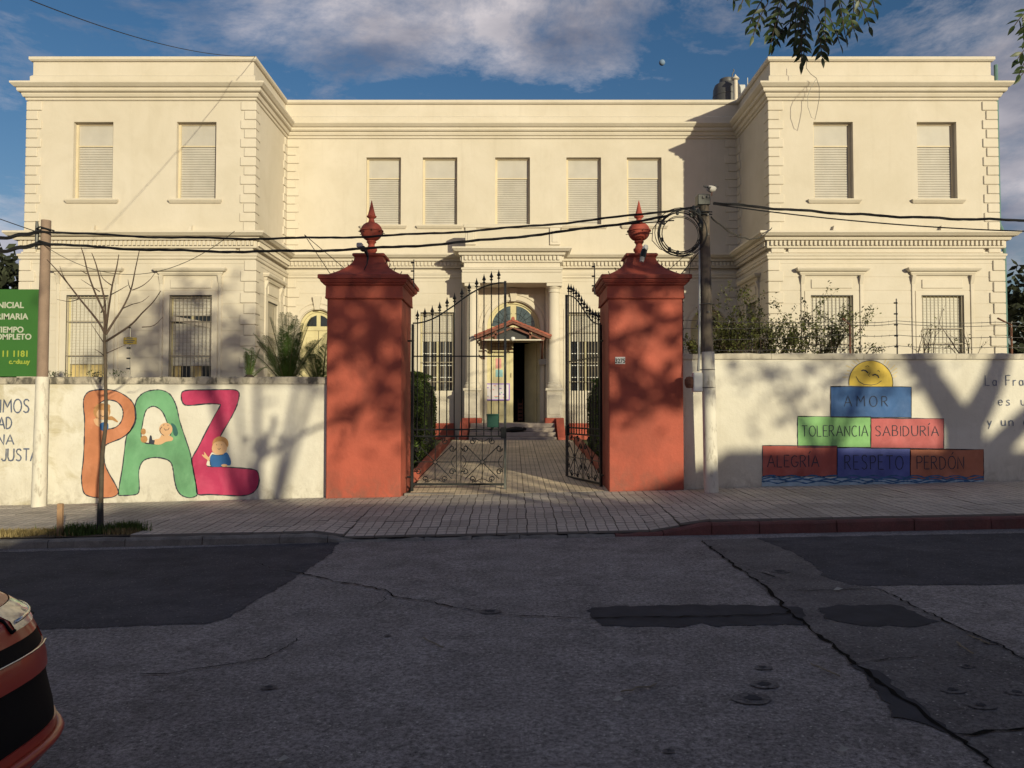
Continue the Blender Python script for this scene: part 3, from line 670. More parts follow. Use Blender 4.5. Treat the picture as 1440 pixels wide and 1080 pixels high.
# lower windows with hoods and grilles
def rot_map(mpf, mb):                                   # map helper for windows on any wall: build in (u,depth,z) then map
    mb.v = [tuple(mpf(p[0], p[2], p[1])) for p in mb.v]; return mb
def low_window(c, mpf, hw, style=0, hood=True, grille=True, top=WL1, flip=False):
    R = lambda mb: rot_map(mpf, mb); sp = .0
    w = MB(); z0, z1 = WL0, top
    for (a, b, q0, q1) in ((c-hw, c-hw+.06, z0, z1), (c+hw-.06, c+hw, z0, z1), (c-hw+.06, c+hw-.06, z1-.06, z1), (c-.03, c+.03, z0, z1-.06)): w.box(a, b, .14, .19, q0, q1)
    fo = R(w).build('window', M['yellow'], B)
    R(MB().box(c-hw, c+hw, .196, .21, z0, z1)).build('pane', M['glass'], fo)
    bot = {0: 3.0, 1: 2.95, 2: z0 + .5, 3: 3.95}[style]
    s_ = MB()
    if style == 1:                                       # shutter hanging crooked over the window
        slats(s_, c-hw+.06, c+hw-.06, .13, bot, 4.2, 11, .5)
        s2 = MB(); slats(s2, c-hw+.06, c+hw-.06, .125, 4.42, z1-.06, 5); R(s2).build('shutter', M['shutlow'], fo)
        b_ = MB(); b_.prism([(c-hw+.05, 4.28), (c-hw+.05, 4.42), (c+hw-.05, 4.22), (c+hw-.05, 4.06)], .085, .11); R(b_).build('fallen_slat', M['trim'], fo)
    else: slats(s_, c-hw+.06, c+hw-.06, .13, bot, z1 - .06, int((z1-bot)/.085), .5)
    R(s_).build('shutter', M['shutlow'], fo)
    if style in (0, 1):
        for (a, b) in ((c-hw+.08, c-hw+.28), (c+.0, c+.26)) if style == 1 else ((c-hw+.08, c+hw-.08),):
            cu = MB(); n = 10
            cu.loft([[(a+(b-a)*i/n, .185 + .006*math.sin(i*2.2), z0), (a+(b-a)*i/n, .185 + .006*math.sin(i*2.2), bot)] for i in range(n+1)], closed=False)
            R(cu).build('curtain', M['curtain'], fo)
    if grille:
        g_ = MB(); n = 11
        for i in range(n):
            u = c - hw + .05 + (2*hw - .1) * i / (n-1); g_.tube([(u, .03, z0+.02), (u, .03, z1-.02)], .009, 5)
        for z in (z0+.3, 3.25, 4.25, z1-.06) if style != 2 else (z0+.3, 3.6, 4.05): g_.box(c-hw, c+hw, .025, .038, z-.012, z+.012)
        R(g_).build('grille', M['grille'], fo)
        R(MB().box(c-hw, c+hw, .0, .06, z1-.022, z1-.0)).build('lintel_bar', M['lead'], fo)
    fr = MB(); q = hw + .17                              # flat surround, proud of the wall
    for (a, b, q0, q1) in ((c-q, c-hw-.0, z0-.1, z1+.12), (c+hw+.0, c+q, z0-.1, z1+.12), (c-hw, c+hw, z1, z1+.12)): fr.box(a, b, -.022, .03, q0, q1)
    R(fr).build('surround', M['trim'], fo)
    if hood:
        R(MB().bbox(c-hw+.02, c+hw-.02, -.03, .04, z1+.20, z1+.46, .012)).build('frieze_panel', M['trim'], fo)
        h_ = MB(); e = hw + .44
        L = []
        for (o_, z) in ((0, 5.60), (.05, 5.60), (.09, 5.66), (.09, 5.69), (.16, 5.71), (.20, 5.77), (.20, 5.81), (0, 5.84)):
            k = o_ - .20; L.append([(c-e-k, .03, z), (c-e-k, -o_, z), (c+e+k, -o_, z), (c+e+k, .03, z)])
        h_.loft(L, True, True); R(h_).build('hood', M['trim'], fo)
        for s_ in (-1, 1):
            R(MB().bbox(c+s_*(hw+.24)-.045, c+s_*(hw+.24)+.045, -.035, .03, z0+.2, 5.60, .01)).build('pilaster_strip', M['trim'], fo)
            R(MB().loft([[(c+s_*(hw+.24)-.05, .0, 5.35), (c+s_*(hw+.24)+.05, .0, 5.35), (c+s_*(hw+.24)+.05, -.04, 5.35), (c+s_*(hw+.24)-.05, -.04, 5.35)], [(c+s_*(hw+.24)-.05, .0, 5.60), (c+s_*(hw+.24)+.05, .0, 5.60), (c+s_*(hw+.24)+.05, -.12, 5.60), (c+s_*(hw+.24)-.05, -.12, 5.60)]], True, True)).build('bracket', M['trim'], fo)
for c, st in zip(loW, (0, 1, 2, 2)): low_window(c, front(YF-LP), LH, st)
low_window(24.1, sideL(-XI+LP), .5, 2); low_window(24.1, sideR(XI-LP), .5, 2)
for c in loM: low_window(c, front(YM-LP), .56, 3, hood=False, grille=abs(c) < 3, top=4.92)
for c in loM:                                            # muntins of the sashes
    w = MB()
    for i in range(5): w.box(c-.5+.25*i-.012, c-.5+.25*i+.012, YM-LP+.15, YM-LP+.17, WL0, 3.95)
    for z in (2.75, 3.15, 3.55): w.box(c-.52, c+.52, YM-LP+.145, YM-LP+.166, z-.012, z+.012)
    w.build('muntins', M['white'], B)
# arches
def archring(c, r0, r1, zs, y0, y1, z0=None, n=22):
    m = MB(); L = []
    for i in range(n+1):
        a = PI - PI*i/n; ca, sa = math.cos(a), math.sin(a)
        L.append([(c+r0*ca, y0, zs+r0*sa), (c+r1*ca, y0, zs+r1*sa), (c+r1*ca, y1, zs+r1*sa), (c+r0*ca, y1, zs+r0*sa)])
    m.loft(L, True, True)
    if z0 is not None:
        for s_ in (-1, 1): m.box(min(c+s_*r0, c+s_*r1), max(c+s_*r0, c+s_*r1), y0, y1, z0, zs)
    return m
def sector(c, r, zs, a0, a1, y0, y1, n=8, ins=.0):
    pts = [(c + math.copysign(ins, math.cos((a0+a1)/2)), zs)] + [(c + r*math.cos(a0+(a1-a0)*i/n), zs + r*math.sin(a0+(a1-a0)*i/n)) for i in range(n+1)]
    m = MB(); m.prism(pts, y0, y1); return m
YW = YM - LP
def arch_door(c, r, main=False):
    d = archring(c, r-.08, r-.001, ASP, YW+.12, YW+.24, 1.24).build('door_arch', M['yellow'], B)
    archring(c, r+.03, r+.14, ASP, YW-.045, YW+.02, 1.3).build('archivolt', M['trim'], d)
    archring(c, r+.20, r+.27, ASP, YW-.03, YW+.02).build('archivolt', M['trim'], d)
    MB().loft([[(c-.08, YW-.09, ASP+r-.02), (c+.08, YW-.09, ASP+r-.02), (c+.08, YW+.02, ASP+r-.02), (c-.08, YW+.02, ASP+r-.02)], [(c-.14, YW-.14, ASP+r+.42), (c+.14, YW-.14, ASP+r+.42), (c+.14, YW+.02, ASP+r+.42), (c-.14, YW+.02, ASP+r+.42)]], True, True).build('keystone', M['trim'], d)
    k = sector(c, r-.081, ASP, 0, PI, YW+.17, YW+.2, 20); k.build('fanlight', M['yellow'], d)
    rr = r - .16 if main else r - .2
    for (a0, a1) in ((.0, PI/2), (PI/2, PI)):
        s = 1 if a0 == 0 else -1; g_ = MB(); pts = []; ins = .10 if main else .07
        n = 9
        x0 = c + s*ins; zb = ASP + .05
        amax = math.acos(ins / rr)
        pts = [(x0, zb)] + [(c + s*rr*math.cos(amax*i/n), max(zb, ASP + .02 + rr*math.sin(amax*i/n))) for i in range(n+1)]
        if s < 0: pts = pts[::-1]
        if not main and s*c > 0 and False: continue
        g_.prism(pts, YW+.150, YW+.168); g_.build('pane', M['tint'] if main else M['glass'], d)
        if main:
            t_ = MB()
            for q in range(1, 5):
                a = amax*q/5; t_.tube([(x0 + s*.02, YW+.146, zb+.02), (c+s*rr*math.cos(a), YW+.146, ASP+.02+rr*math.sin(a))], .006, 4)
            t_.tube([(c+s*rr*.6*math.cos(amax*i/8), YW+.146, zb+rr*.6*math.sin(amax*i/8)) for i in range(1, 9)], .006, 4)
            t_.build('glazing_bars', M['iron'], d)
    MB().box(c-r+.081, c+r-.081, YW+.11, YW+.22, ASP-.1, ASP).build('transom', M['yellow'], d)
    return d
for (c, r) in AR[:2]:
    d = arch_door(c, r)
    m = MB().box(c-r+.081, c-.01, YW+.15, YW+.19, 1.24, ASP-.1); m.build('door_leaf', M['yellow'], d)
    m = MB().box(c+.01, c+r-.081, YW+.15, YW+.19, 1.24, ASP-.1); m.build('door_leaf', M['yellow'], d)
    for s_ in (-1, 1):
        for (z0, z1) in ((1.5, 2.4), (2.6, 4.1)): MB().bbox(c+s_*.27-.14, c+s_*.27+.14, YW+.135, YW+.16, z0, z1, .015).build('door_panel', M['yellow'], d)
d = arch_door(.05, .88, True)
# main door: left leaf closed, right leaf folded inwards
DT = 3.92
MB().box(-.749, .849, YW+.10, YW+.21, DT, ASP-.1).build('door_head', M['yellow'], d)
LT = MB()
for i in range(8): LT.box(-.66+.09*i, -.648+.09*i, YW+.08, YW+.1, DT-.26, DT-.02)
for i in range(3): LT.box(-.68, .02, YW+.083, YW+.097, DT-.25+.1*i, DT-.238+.1*i)
LT.build('lattice', M['timber'], d)
lf = MB().box(-.749, .04, YW+.12, YW+.165, 1.24, DT-.001).build('door_leaf', M['yellow'], d)
for (z0, z1) in ((1.45, 1.95), (2.15, 3.55)): MB().bbox(-.62, -.08, YW+.105, YW+.13, z0, z1, .02).build('door_panel', M['yellow'], d)
MB().tube([(-.03, YW+.11, 2.75), (-.03, YW+.07, 2.77), (-.03, YW+.07, 2.87), (-.03, YW+.11, 2.89)], .008, 5).build('door_handle', M['timber'], d)
rl = MB().box(.80, .845, YW+.17, YW+.17+.72, 1.24, DT-.001).build('door_leaf', M['yellow'], d)
rl = MB(); rl.add([(.46, YW+.75, 1.24), (.84, YW+.17, 1.24), (.84, YW+.17, DT), (.46, YW+.75, DT), (.43, YW+.73, 1.24), (.81, YW+.15, 1.24), (.81, YW+.15, DT), (.43, YW+.73, DT)], [(0,1,2,3),(7,6,5,4),(0,4,5,1),(3,2,6,7),(0,3,7,4),(1,5,6,2)])
rl.build('door_leaf', M['yellow'], d)
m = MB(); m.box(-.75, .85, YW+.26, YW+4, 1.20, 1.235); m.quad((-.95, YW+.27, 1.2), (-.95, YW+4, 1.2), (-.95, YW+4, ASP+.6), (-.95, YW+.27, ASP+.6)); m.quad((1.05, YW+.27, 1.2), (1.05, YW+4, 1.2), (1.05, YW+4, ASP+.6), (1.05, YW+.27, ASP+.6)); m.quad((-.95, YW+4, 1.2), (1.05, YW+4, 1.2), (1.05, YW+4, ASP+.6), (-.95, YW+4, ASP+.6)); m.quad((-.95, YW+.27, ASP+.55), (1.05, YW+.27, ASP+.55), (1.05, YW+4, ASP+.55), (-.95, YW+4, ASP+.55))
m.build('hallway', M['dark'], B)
m = MB()
for i in range(5): m.box(.22, .36, YW+1.0, YW+1.05, 1.3+.13*i, 1.38+.13*i)
m.box(.20, .22, YW+1.0, YW+1.05, 1.24, 2.05); m.box(.36, .38, YW+1.0, YW+1.05, 1.24, 2.05)
tag(m.build('chair_back', M['timber']), 'slatted wooden chair back seen through the dark open doorway', 'chair')
# portico
def column(cx):
    cy = 24.86
    c = MB(); c.lathe([(.205, 2.56), (.205, 2.9), (.20, 3.6), (.188, 4.6), (.175, 5.44)], (cx, cy, 0), 24); co = c.build('column', M['trim'], B, True); autosmooth(co)
    c = MB(); c.lathe([(.25, 2.36), (.265, 2.40), (.265, 2.45), (.24, 2.48), (.23, 2.5), (.24, 2.53), (.21, 2.561)], (cx, cy, 0), 24); autosmooth(c.build('base', M['trim'], co))
    MB().bbox(cx-.29, cx+.29, cy-.29, cy+.29, 2.27, 2.359, .012).build('pedestal_cap', M['trim'], co)
    MB().bbox(cx-.25, cx+.25, cy-.25, cy+.25, 1.40, 2.272, .012).build('pedestal', M['trim'], co)
    MB().bbox(cx-.19, cx+.19, cy-.262, cy-.2, 1.50, 2.15, .012).build('pedestal_panel', M['trim'], co)
    MB().bbox(cx-.30, cx+.30, cy-.30, cy+.30, .6, 1.402, .01).build('plinth', M['red'], co)
    c = MB(); c.lathe([(.176, 5.44), (.20, 5.46), (.20, 5.49), (.18, 5.50), (.18, 5.56), (.215, 5.60), (.23, 5.64)], (cx, cy, 0), 24); autosmooth(c.build('capital', M['trim'], co))
    MB().bbox(cx-.25, cx+.25, cy-.25, cy+.25, 5.641, 5.74, .01).build('abacus', M['trim'], co)
column(-1.28); column(1.36)
for s_ in (-1, 1):
    MB().bbox(s_*1.34-.22, s_*1.34+.22, YW-.14, YW+.1, 1.25, 5.74, .012).build('pilaster', M['trim'], B)
m = MB(); m.bbox(-1.62, 1.62, 24.60, YW+.1, 5.742, 6.10, .012); m.bbox(-1.55, 1.55, 24.63, YW+.1, 6.09, 6.63, .01); m.build('entablature', M['trim'], B)
m = MB(); m.bbox(-1.5, 1.55, 24.55, 24.9, 6.9, 7.50, .012); m.box(-1.5, 1.55, 24.9, YM+.1, 6.88, 7.35); m.build('attic_wall', M['facade'], B)
m = MB(); m.bbox(-1.56, 1.61, 24.49, 24.96, 7.501, 7.62, .02); m.build('attic_coping', M['trim'], B)
for c in (-1.33, 1.38):
    MB().bbox(c-.17, c+.17, 24.49, 24.6, 6.95, 7.5, .012).build('attic_pilaster', M['trim'], B)
    MB().bbox(c-.10, c+.10, 24.47, 24.52, 7.03, 7.42, .01).build('attic_panel', M['trim'], B)
# steps
st = empty('entrance_steps', (0, 24.2, .7), 'grey stone entrance steps between red side walls at the door', 'steps')
for i in range(4):
    z = .70 + .135 * i; y = 23.5 + .3 * i
    MB().bbox(-1.32, 1.36, y, 25.62, z, z + .133, .012).build('step', M['steps'], st)
for cx in (-1.5, 1.52):
    m = MB(); m.loft([[(cx-.12, 23.45, .66), (cx+.12, 23.45, .66), (cx+.12, 23.45, .82), (cx-.12, 23.45, .82)], [(cx-.12, 24.35, .66), (cx+.12, 24.35, .66), (cx+.12, 24.5, 1.4), (cx-.12, 24.5, 1.4)]], True, True)
    m.build('side_wall', M['red'], st)
m = MB(); m.lathe([(.02, 0), (.17, .01), (.2, .06), (.14, .12), (.03, .15)], (0, 0, 0), 14)
m.v = [(p[0]*1.7 + .06*math.sin(9*p[1]), p[1]*1.0, p[2] + .02*math.sin(p[0]*17)) for p in m.v]
m.add([(.25, 0, .03), (.36, .03, .03), (.40, 0, .10), (.30, -.03, .14), (-.28, 0, .05), (-.42, .02, .02), (-.44, .02, .05), (-.28, .04, .09)], [(0, 1, 2, 3), (4, 5, 6, 7)])
o = m.build('dog', mat('black_fur', (.012, .011, .011), .8, .3, 20.), smooth=True); o.location = (.04, 23.95, .975 - 0); tag(o, 'black dog curled up asleep on the entrance steps', 'dog')
# gabled tiled canopy over the door
cn = empty('door_canopy', (.03, 25.0, 4.0), 'small gabled canopy with terracotta tiles above the open door', 'canopy')
AX, EV, HW = 4.47, 3.98, 1.2
for s_ in (-1, 1):
    for i in range(9):
        for k in range(4):
            t0, t1 = i/9, (i+1)/9 + .03
            y0 = 24.35 + k*.3; x0, x1 = .03 + s_*HW*t0, .03 + s_*HW*t1; z0, z1 = AX - (AX-EV)*t0 + .03, AX - (AX-EV)*t1 + .03
            m = MB(); L = []
            for q in range(5):
                a = PI*q/4; L.append([(x0, y0+.15-.145*math.cos(a), z0 + .055*math.sin(a)), (x1, y0+.15-.145*math.cos(a), z1 + .02 + .055*math.sin(a))])
            m.loft([[*l, (l[1][0], l[1][1], l[1][2]-.02), (l[0][0], l[0][1], l[0][2]-.02)] for l in L], True, True, closed=True)
            m.build('roof_tile', M['rooftile'], cn)
    m = MB(); m.prism([(.03, AX-.06), (.03, AX+.01), (.03+s_*HW, EV+.01), (.03+s_*HW, EV-.07)], 24.36, 24.42); m.build('barge_board', M['timber'], cn)
    m = MB(); m.prism([(.03+s_*.02, AX-.22), (.03+s_*.02, AX-.16), (.03+s_*.92, EV-.04), (.03+s_*.92, EV-.10)], 24.44, 24.5); m.build('rafter', M['timber'], cn)
    m = MB(); m.box(.03+s_*.55-.03, .03+s_*.55+.03, 24.44, 24.5, EV-.08, EV+.2); m.build('strut', M['timber'], cn)
    m = MB(); m.box(.03+s_*.96-.05, .03+s_*.96+.05, 24.42, YW, EV-.10, EV-.02); m.build('bracket_beam', M['timber'], cn)
    m = MB(); m.tube([(.03+s_*.96, 24.6, EV-.1), (.03+s_*.96, 25.1, EV-.3), (.03+s_*.96, YW, EV-.65)], .035, 5); m.build('brace', M['timber'], cn)
MB().box(-.95, 1.01, 24.43, 24.49, EV-.11, EV-.07).build('tie_beam', M['trim'], cn)
MB().tube([(.03, 24.34, AX+.09), (.03, 25.5, AX+.09)], .06, 8).build('ridge_tile', M['rooftile'], cn)
MB().box(-.5, .56, 24.6, 24.66, EV-.06, EV+.32).build('back_panel', M['lead'], cn)
m = MB(); m.lathe([(.02, -.11), (.06, -.09), (.075, -.03), (.06, .01), (.02, .02)], (.03, 24.38, EV-.02), 12); tag(m.build('dome_camera', M['white'], smooth=True), 'small white dome camera hanging under the canopy gable', 'security camera')
# notices on the door
pz = empty('door_notice', (-.42, YW+.02, 2.4), 'purple framed notice board standing against the left door leaf', 'notice board')
x0, _, z1 = at(678, 539, YW-.05); x1, _, z0 = at(717, 563, YW-.05)
MB().box(x0+.03, x1-.03, YW+.04, YW+.055, z0+.03, z1-.03).build('sheet', M['paper'], pz)
for (a, b, c_, d_) in ((x0, x1, z0, z0+.035), (x0, x1, z1-.035, z1), (x0, x0+.035, z0+.035, z1-.035), (x1-.035, x1, z0+.035, z1-.035)): MB().box(a, b, YW+.03, YW+.06, c_, d_).build('frame', M['purple'], pz)
for i in range(14):
    u, v = random.random(), random.random(); MB().box(x0+.08+u*(x1-x0-.3), x0+.08+u*(x1-x0-.3)+random.uniform(.03, .13), YW+.034, YW+.039, z0+.07+v*(z1-z0-.16), z0+.085+v*(z1-z0-.16)+.02).build('drawing_mark', random.choice([M['cyan'], M['purple'], M['pink']]), pz)
for (a, b, c_, d_, mt, lb) in ((697, 705, 504, 518, 'pink', 'pink paper sheet taped to the left door leaf'), (697, 707, 520, 530, 'cyan', 'pale blue paper sheet taped below the pink one')):
    xa, _, zb = at(a, c_, YW+.1); xb, _, za = at(b, d_, YW+.1); tag(MB().box(xa, xb, YW+.096, YW+.103, za, zb).build('door_paper', M[mt]), lb, 'poster')
xa, _, zb = at(757.5, 505, YW-.1); xb, _, za = at(768, 513, YW-.1); tag(MB().bbox(xa, xb, YW-.175, YW-.145, za, zb, .005).build('wall_plaque', M['marble']), 'grey plaque on the pilaster right of the open door', 'plaque')
# things on the roof
tk = empty('water_tank', (*at(1022, 137, 28)[:2], 11.3), 'dark grey plastic water tank on the roof beside the right wing', 'water tank')
tx, ty = at(1022, 120, 28)[:2]
ZR = hz(137, 28)
prof = [(.5, 11.25), (.5, ZR+.12), (.49, ZR+.3), (.44, ZR+.43), (.32, ZR+.50), (.23, ZR+.52)]
autosmooth(MB().lathe(prof, (tx, ty, 0), 28).build('body', M['tank'], tk), 30)
autosmooth(MB().lathe([(.26, ZR+.52), (.27, ZR+.58), (.26, ZR+.66), (.2, ZR+.69), (.05, ZR+.7)], (tx, ty, 0), 24).build('lid', M['tank'], tk), 30)
for z in (11.5, 11.9, ZR+.02): MB().lathe([(.5, z-.03), (.515, z-.015), (.515, z+.015), (.5, z+.03)], (tx, ty, 0), 28).build('rib', M['tank'], tk)
vx, vy, vz = at(1034.5, 137, 27.2)
vp = empty('vent_pipe', (vx, vy, 11.3), 'cream roof vent pipe with cap just right of the water tank', 'vent pipe')
autosmooth(MB().lathe([(.075, 11.25), (.075, vz+.62)], (vx, vy, 0), 16).build('pipe', M['trim'], vp)); autosmooth(MB().lathe([(.09, vz+.62), (.14, vz+.66), (.10, vz+.72), (.04, vz+.78), (.01, vz+.84)], (vx, vy, 0), 16).build('cap', M['trim'], vp))
MB().tube([(vx-.1, vy+.1, vz+.7), (vx-.08, vy+.1, vz+.9), (vx-.02, vy+.1, vz+1.0), (vx-.04, vy+.1, vz+1.07)], .02, 5).build('antenna', M['tank'], vp)
x2, y2, z2 = at(1044, 137, 28.6)
tag(MB().bbox(x2-.15, x2+.12, y2, y2+.5, 11.25, z2+.5, .02).tube([(x2+.2, y2, 11.3), (x2+.2, y2, z2+.75)], .02, 5).build('roof_unit', M['pvc']), 'small grey roof box with thin mast behind the vent pipe', 'roof unit')
# downpipe at the far right corner
xd = XO + .12
dp = MB(); dp.tube([(xd+.06, YF+.25, 12.0), (xd+.06, YF+.25, 7.2), (xd+.16, YF+.2, 6.9), (xd+.16, YF+.2, .5)], .055, 8)
tag(autosmooth(dp.build('downpipe', M['teal'])), 'thin teal pipe running down the far right corner of the building', 'pipe')
# corrugated lean-to roof at right
m = MB(); L = []
for i in range(90):
    x = 13.9 + i*.045; L.append([(x, 20.6, 2.62 + .03*math.cos(i*1.57) + 0*x), (x, 24, 3.3 + .03*math.cos(i*1.57))])
m.loft([[*l, (l[1][0], l[1][1], l[1][2]-.02), (l[0][0], l[0][1], l[0][2]-.02)] for l in L], True, True, closed=True)
lt = empty('lean_to_roof', (15.9, 22, .7), 'low corrugated lean-to roof at the far right behind the wall', 'shed')
ob = m.build('corrugated_sheet', M['corr'], lt); m = MB(); m.box(15.0, 17.9, 21.0, 23.9, .4, 2.55); m.build('shed_wall', M['corr'], lt)
# ------------------------------------------------------------------ red gate pillars
def pillar(cx, side, label):
    cy = 13.2 + .64; zg = ZW(cx) - .06
    P = empty('gate_pillar', (cx, cy, zg), label, 'gate pillar', 'red pillars either side of the gate')
    m = MB(); m.bbox(cx-.64, cx+.64, cy-.64, cy+.64, zg - .1, 3.58, .015); m.build('shaft', M['red'], P)
    m = MB(); m.sqlathe([(.63, 3.579), (.665, 3.58), (.672, 3.60), (.665, 3.62), (.66, 3.80)], cx, cy); m.build('neck_band', M['red'], P)
    m = MB(); m.sqlathe([(.655, 3.80), (.67, 3.802), (.70, 3.825), (.70, 3.845), (.725, 3.85), (.745, 3.885), (.745, 3.91), (.775, 3.915), (.775, 3.975), (.765, 3.985)], cx, cy); m.build('cornice', M['redtrim'], P)
    m = MB(); L = []
    for i in range(11):
        t = i / 10; L.append((.66 - .41 * (1 - (1 - t) ** 1.9), 3.99 + .40 * t))
    m.sqlathe([(.69, 3.984), (.68, 3.992)] + L, cx, cy); m.build('cap_roof', M['redtrim'], P)
    m = MB(); m.sqlathe([(.25, 4.39), (.285, 4.40), (.29, 4.43), (.265, 4.45), (.22, 4.455)], cx, cy); m.build('cap_band', M['redtrim'], P)
    z = 4.45
    prof = [(.12, z), (.125, z+.03), (.07, z+.05), (.10, z+.09), (.105, z+.12), (.075, z+.15), (.055, z+.2), (.075, z+.235), (.09, z+.25), (.075, z+.275)]
    f = MB(); f.lathe(prof, (cx, cy, 0), 24); f = f.build('finial', M['redtrim'], P); autosmooth(f, 50)
    zb = z + .265; ball = [(.075, zb)]
    for i in range(1, 12):
        a = -PI/2 + PI*i/12; ball.append((.197*math.cos(a)**.9 if math.cos(a) > 0 else .02, zb + .175 + .175*math.sin(a)))
        if i == 6: ball.append((.218, zb+.178)); ball.append((.216, zb+.195)); ball.append((.19, zb+.2))
    ball = sorted(ball, key=lambda q: q[1]); ball += [(.05, zb+.355)]
    b = MB(); b.lathe(ball, (cx, cy, 0), 28); autosmooth(b.build('ball', M['redtrim'], f), 35)
    zs = zb + .35
    s_ = MB(); s_.lathe([(.06, zs), (.05, zs+.03), (.045, zs+.06), (.085, zs+.09), (.09, zs+.105), (.07, zs+.125), (.045, zs+.22), (.02, zs+.33), (.004, zs+.40)], (cx, cy, 0), 20); autosmooth(s_.build('spike', M['redtrim'], f), 45)
    for i in range(9):                                   # anti-climb studs round the ball and up the ridges
        a = 2*PI*i/9; s_ = MB(); s_.tube([(cx+.19*math.cos(a), cy+.19*math.sin(a), zb+.15), (cx+.24*math.cos(a), cy+.24*math.sin(a), zb+.14+.03*(i%2))], .007, 4); s_.build('stud', M['iron'], f)
    for sx in (-1, 1):
        for i in range(4):
            t = .12 + .2*i; r = .66 - .41*(1-(1-t)**1.9); zz = 3.99 + .4*t
            s_ = MB(); s_.tube([(cx+sx*r, cy-r*.6, zz), (cx+sx*(r+.03), cy-r*.6, zz+.07)], .008, 4); s_.build('spike_rod', M['iron'], P)
    return P
PLx, PRx = -2.545, 2.30
pillar(PLx, -1, 'red painted gate pillar on the left with ball and spike finial')
pillar(PRx, 1, 'red painted gate pillar on the right bearing a house number plate')
# number plate 3275
xa, _, zb = at(865, 502, 13.2); xb, _, za = at(879, 512, 13.2)
npz = tag(MB().bbox(xa, xb, 13.185, 13.198, za, zb, .003).build('house_number_plate', M['white'], origin=(xa, 13.2, za)), 'small white house number plate on the right red pillar', 'number plate')
def text_mesh(name, s, size, x, y, z, mt, parent, align='LEFT', rot=(PI/2, 0, 0), sx=1., bold=.0):
    cu = bpy.data.curves.new(name, 'FONT'); cu.body = s; cu.size = size; cu.align_x = align; cu.extrude = .002; cu.offset = bold
    o = bpy.data.objects.new(name + '_tmp', cu); col.objects.link(o); bpy.context.view_layer.update()
    me = bpy.data.meshes.new_from_object(o.evaluated_get(bpy.context.evaluated_depsgraph_get())); bpy.data.objects.remove(o)
    me.transform(Matrix.Diagonal((sx, 1, 1, 1))); me.transform(Euler(rot).to_matrix().to_4x4()); me.materials.clear(); me.materials.append(mt)
    o = bpy.data.objects.new(name, me); return link(o, parent, (x, y, z))
text_mesh('digits', '3275', .105, (xa+xb)/2, 13.183, za+.02, M['iron'], npz, 'CENTER', sx=.85, bold=.002)
# cameras / lamps on the pillars
sc1 = empty('security_lamp', (PLx-.03, 13.3, 4.3), 'grey lamp and black bracket wired onto the left pillar cap', 'lamp')
x, y, z = at(506, 346, 13.35); MB().bbox(x-.05, x+.05, y-.06, y+.08, z-.03, z+.05, .012).build('lamp_head', M['pvc'], sc1)
MB().tube([(x+.02, y+.0, z-.03), (x+.1, y+.02, z-.08), (x+.13, y+.06, z-.18), (x+.12, y+.05, z-.3), (x+.08, y-.0, z-.42)], [.03, .035, .02, .012, .008], 6).build('bracket', M['iron'], sc1)
MB().lathe([(.02, -.05), (.05, -.03), (.05, .02), (.02, .05)], (x+.07, y-.05, z-.06), 10).build('lens', M['iron'], sc1)
sc2 = empty('security_camera', (PRx-.02, 13.3, 4.2), 'white and black tube camera hanging tilted on the right pillar cap', 'security camera')
x, y, z = at(906, 350, 13.25)
MB().tube([(x-.04, y-.06, z-.16), (x-.02, y-.04, z-.08), (x+.02, y, z+.02)], [.055, .055, .05], 10).build('body', M['iron'], sc2)
MB().tube([(x-.005, y-.04, z-.03), (x+.03, y-.0, z+.05)], [.05, .04], 10).build('sun_shield', M['white'], sc2)
MB().tube([(x-.06, y-.07, z-.24), (x-.04, y-.06, z-.16)], [.035, .045], 10).build('lens_hood', M['pvc'], sc2)
MB().tube([(x, y, z-.02), (x+.06, y+.15, z+.0)], .012, 5).build('arm', M['iron'], sc2)
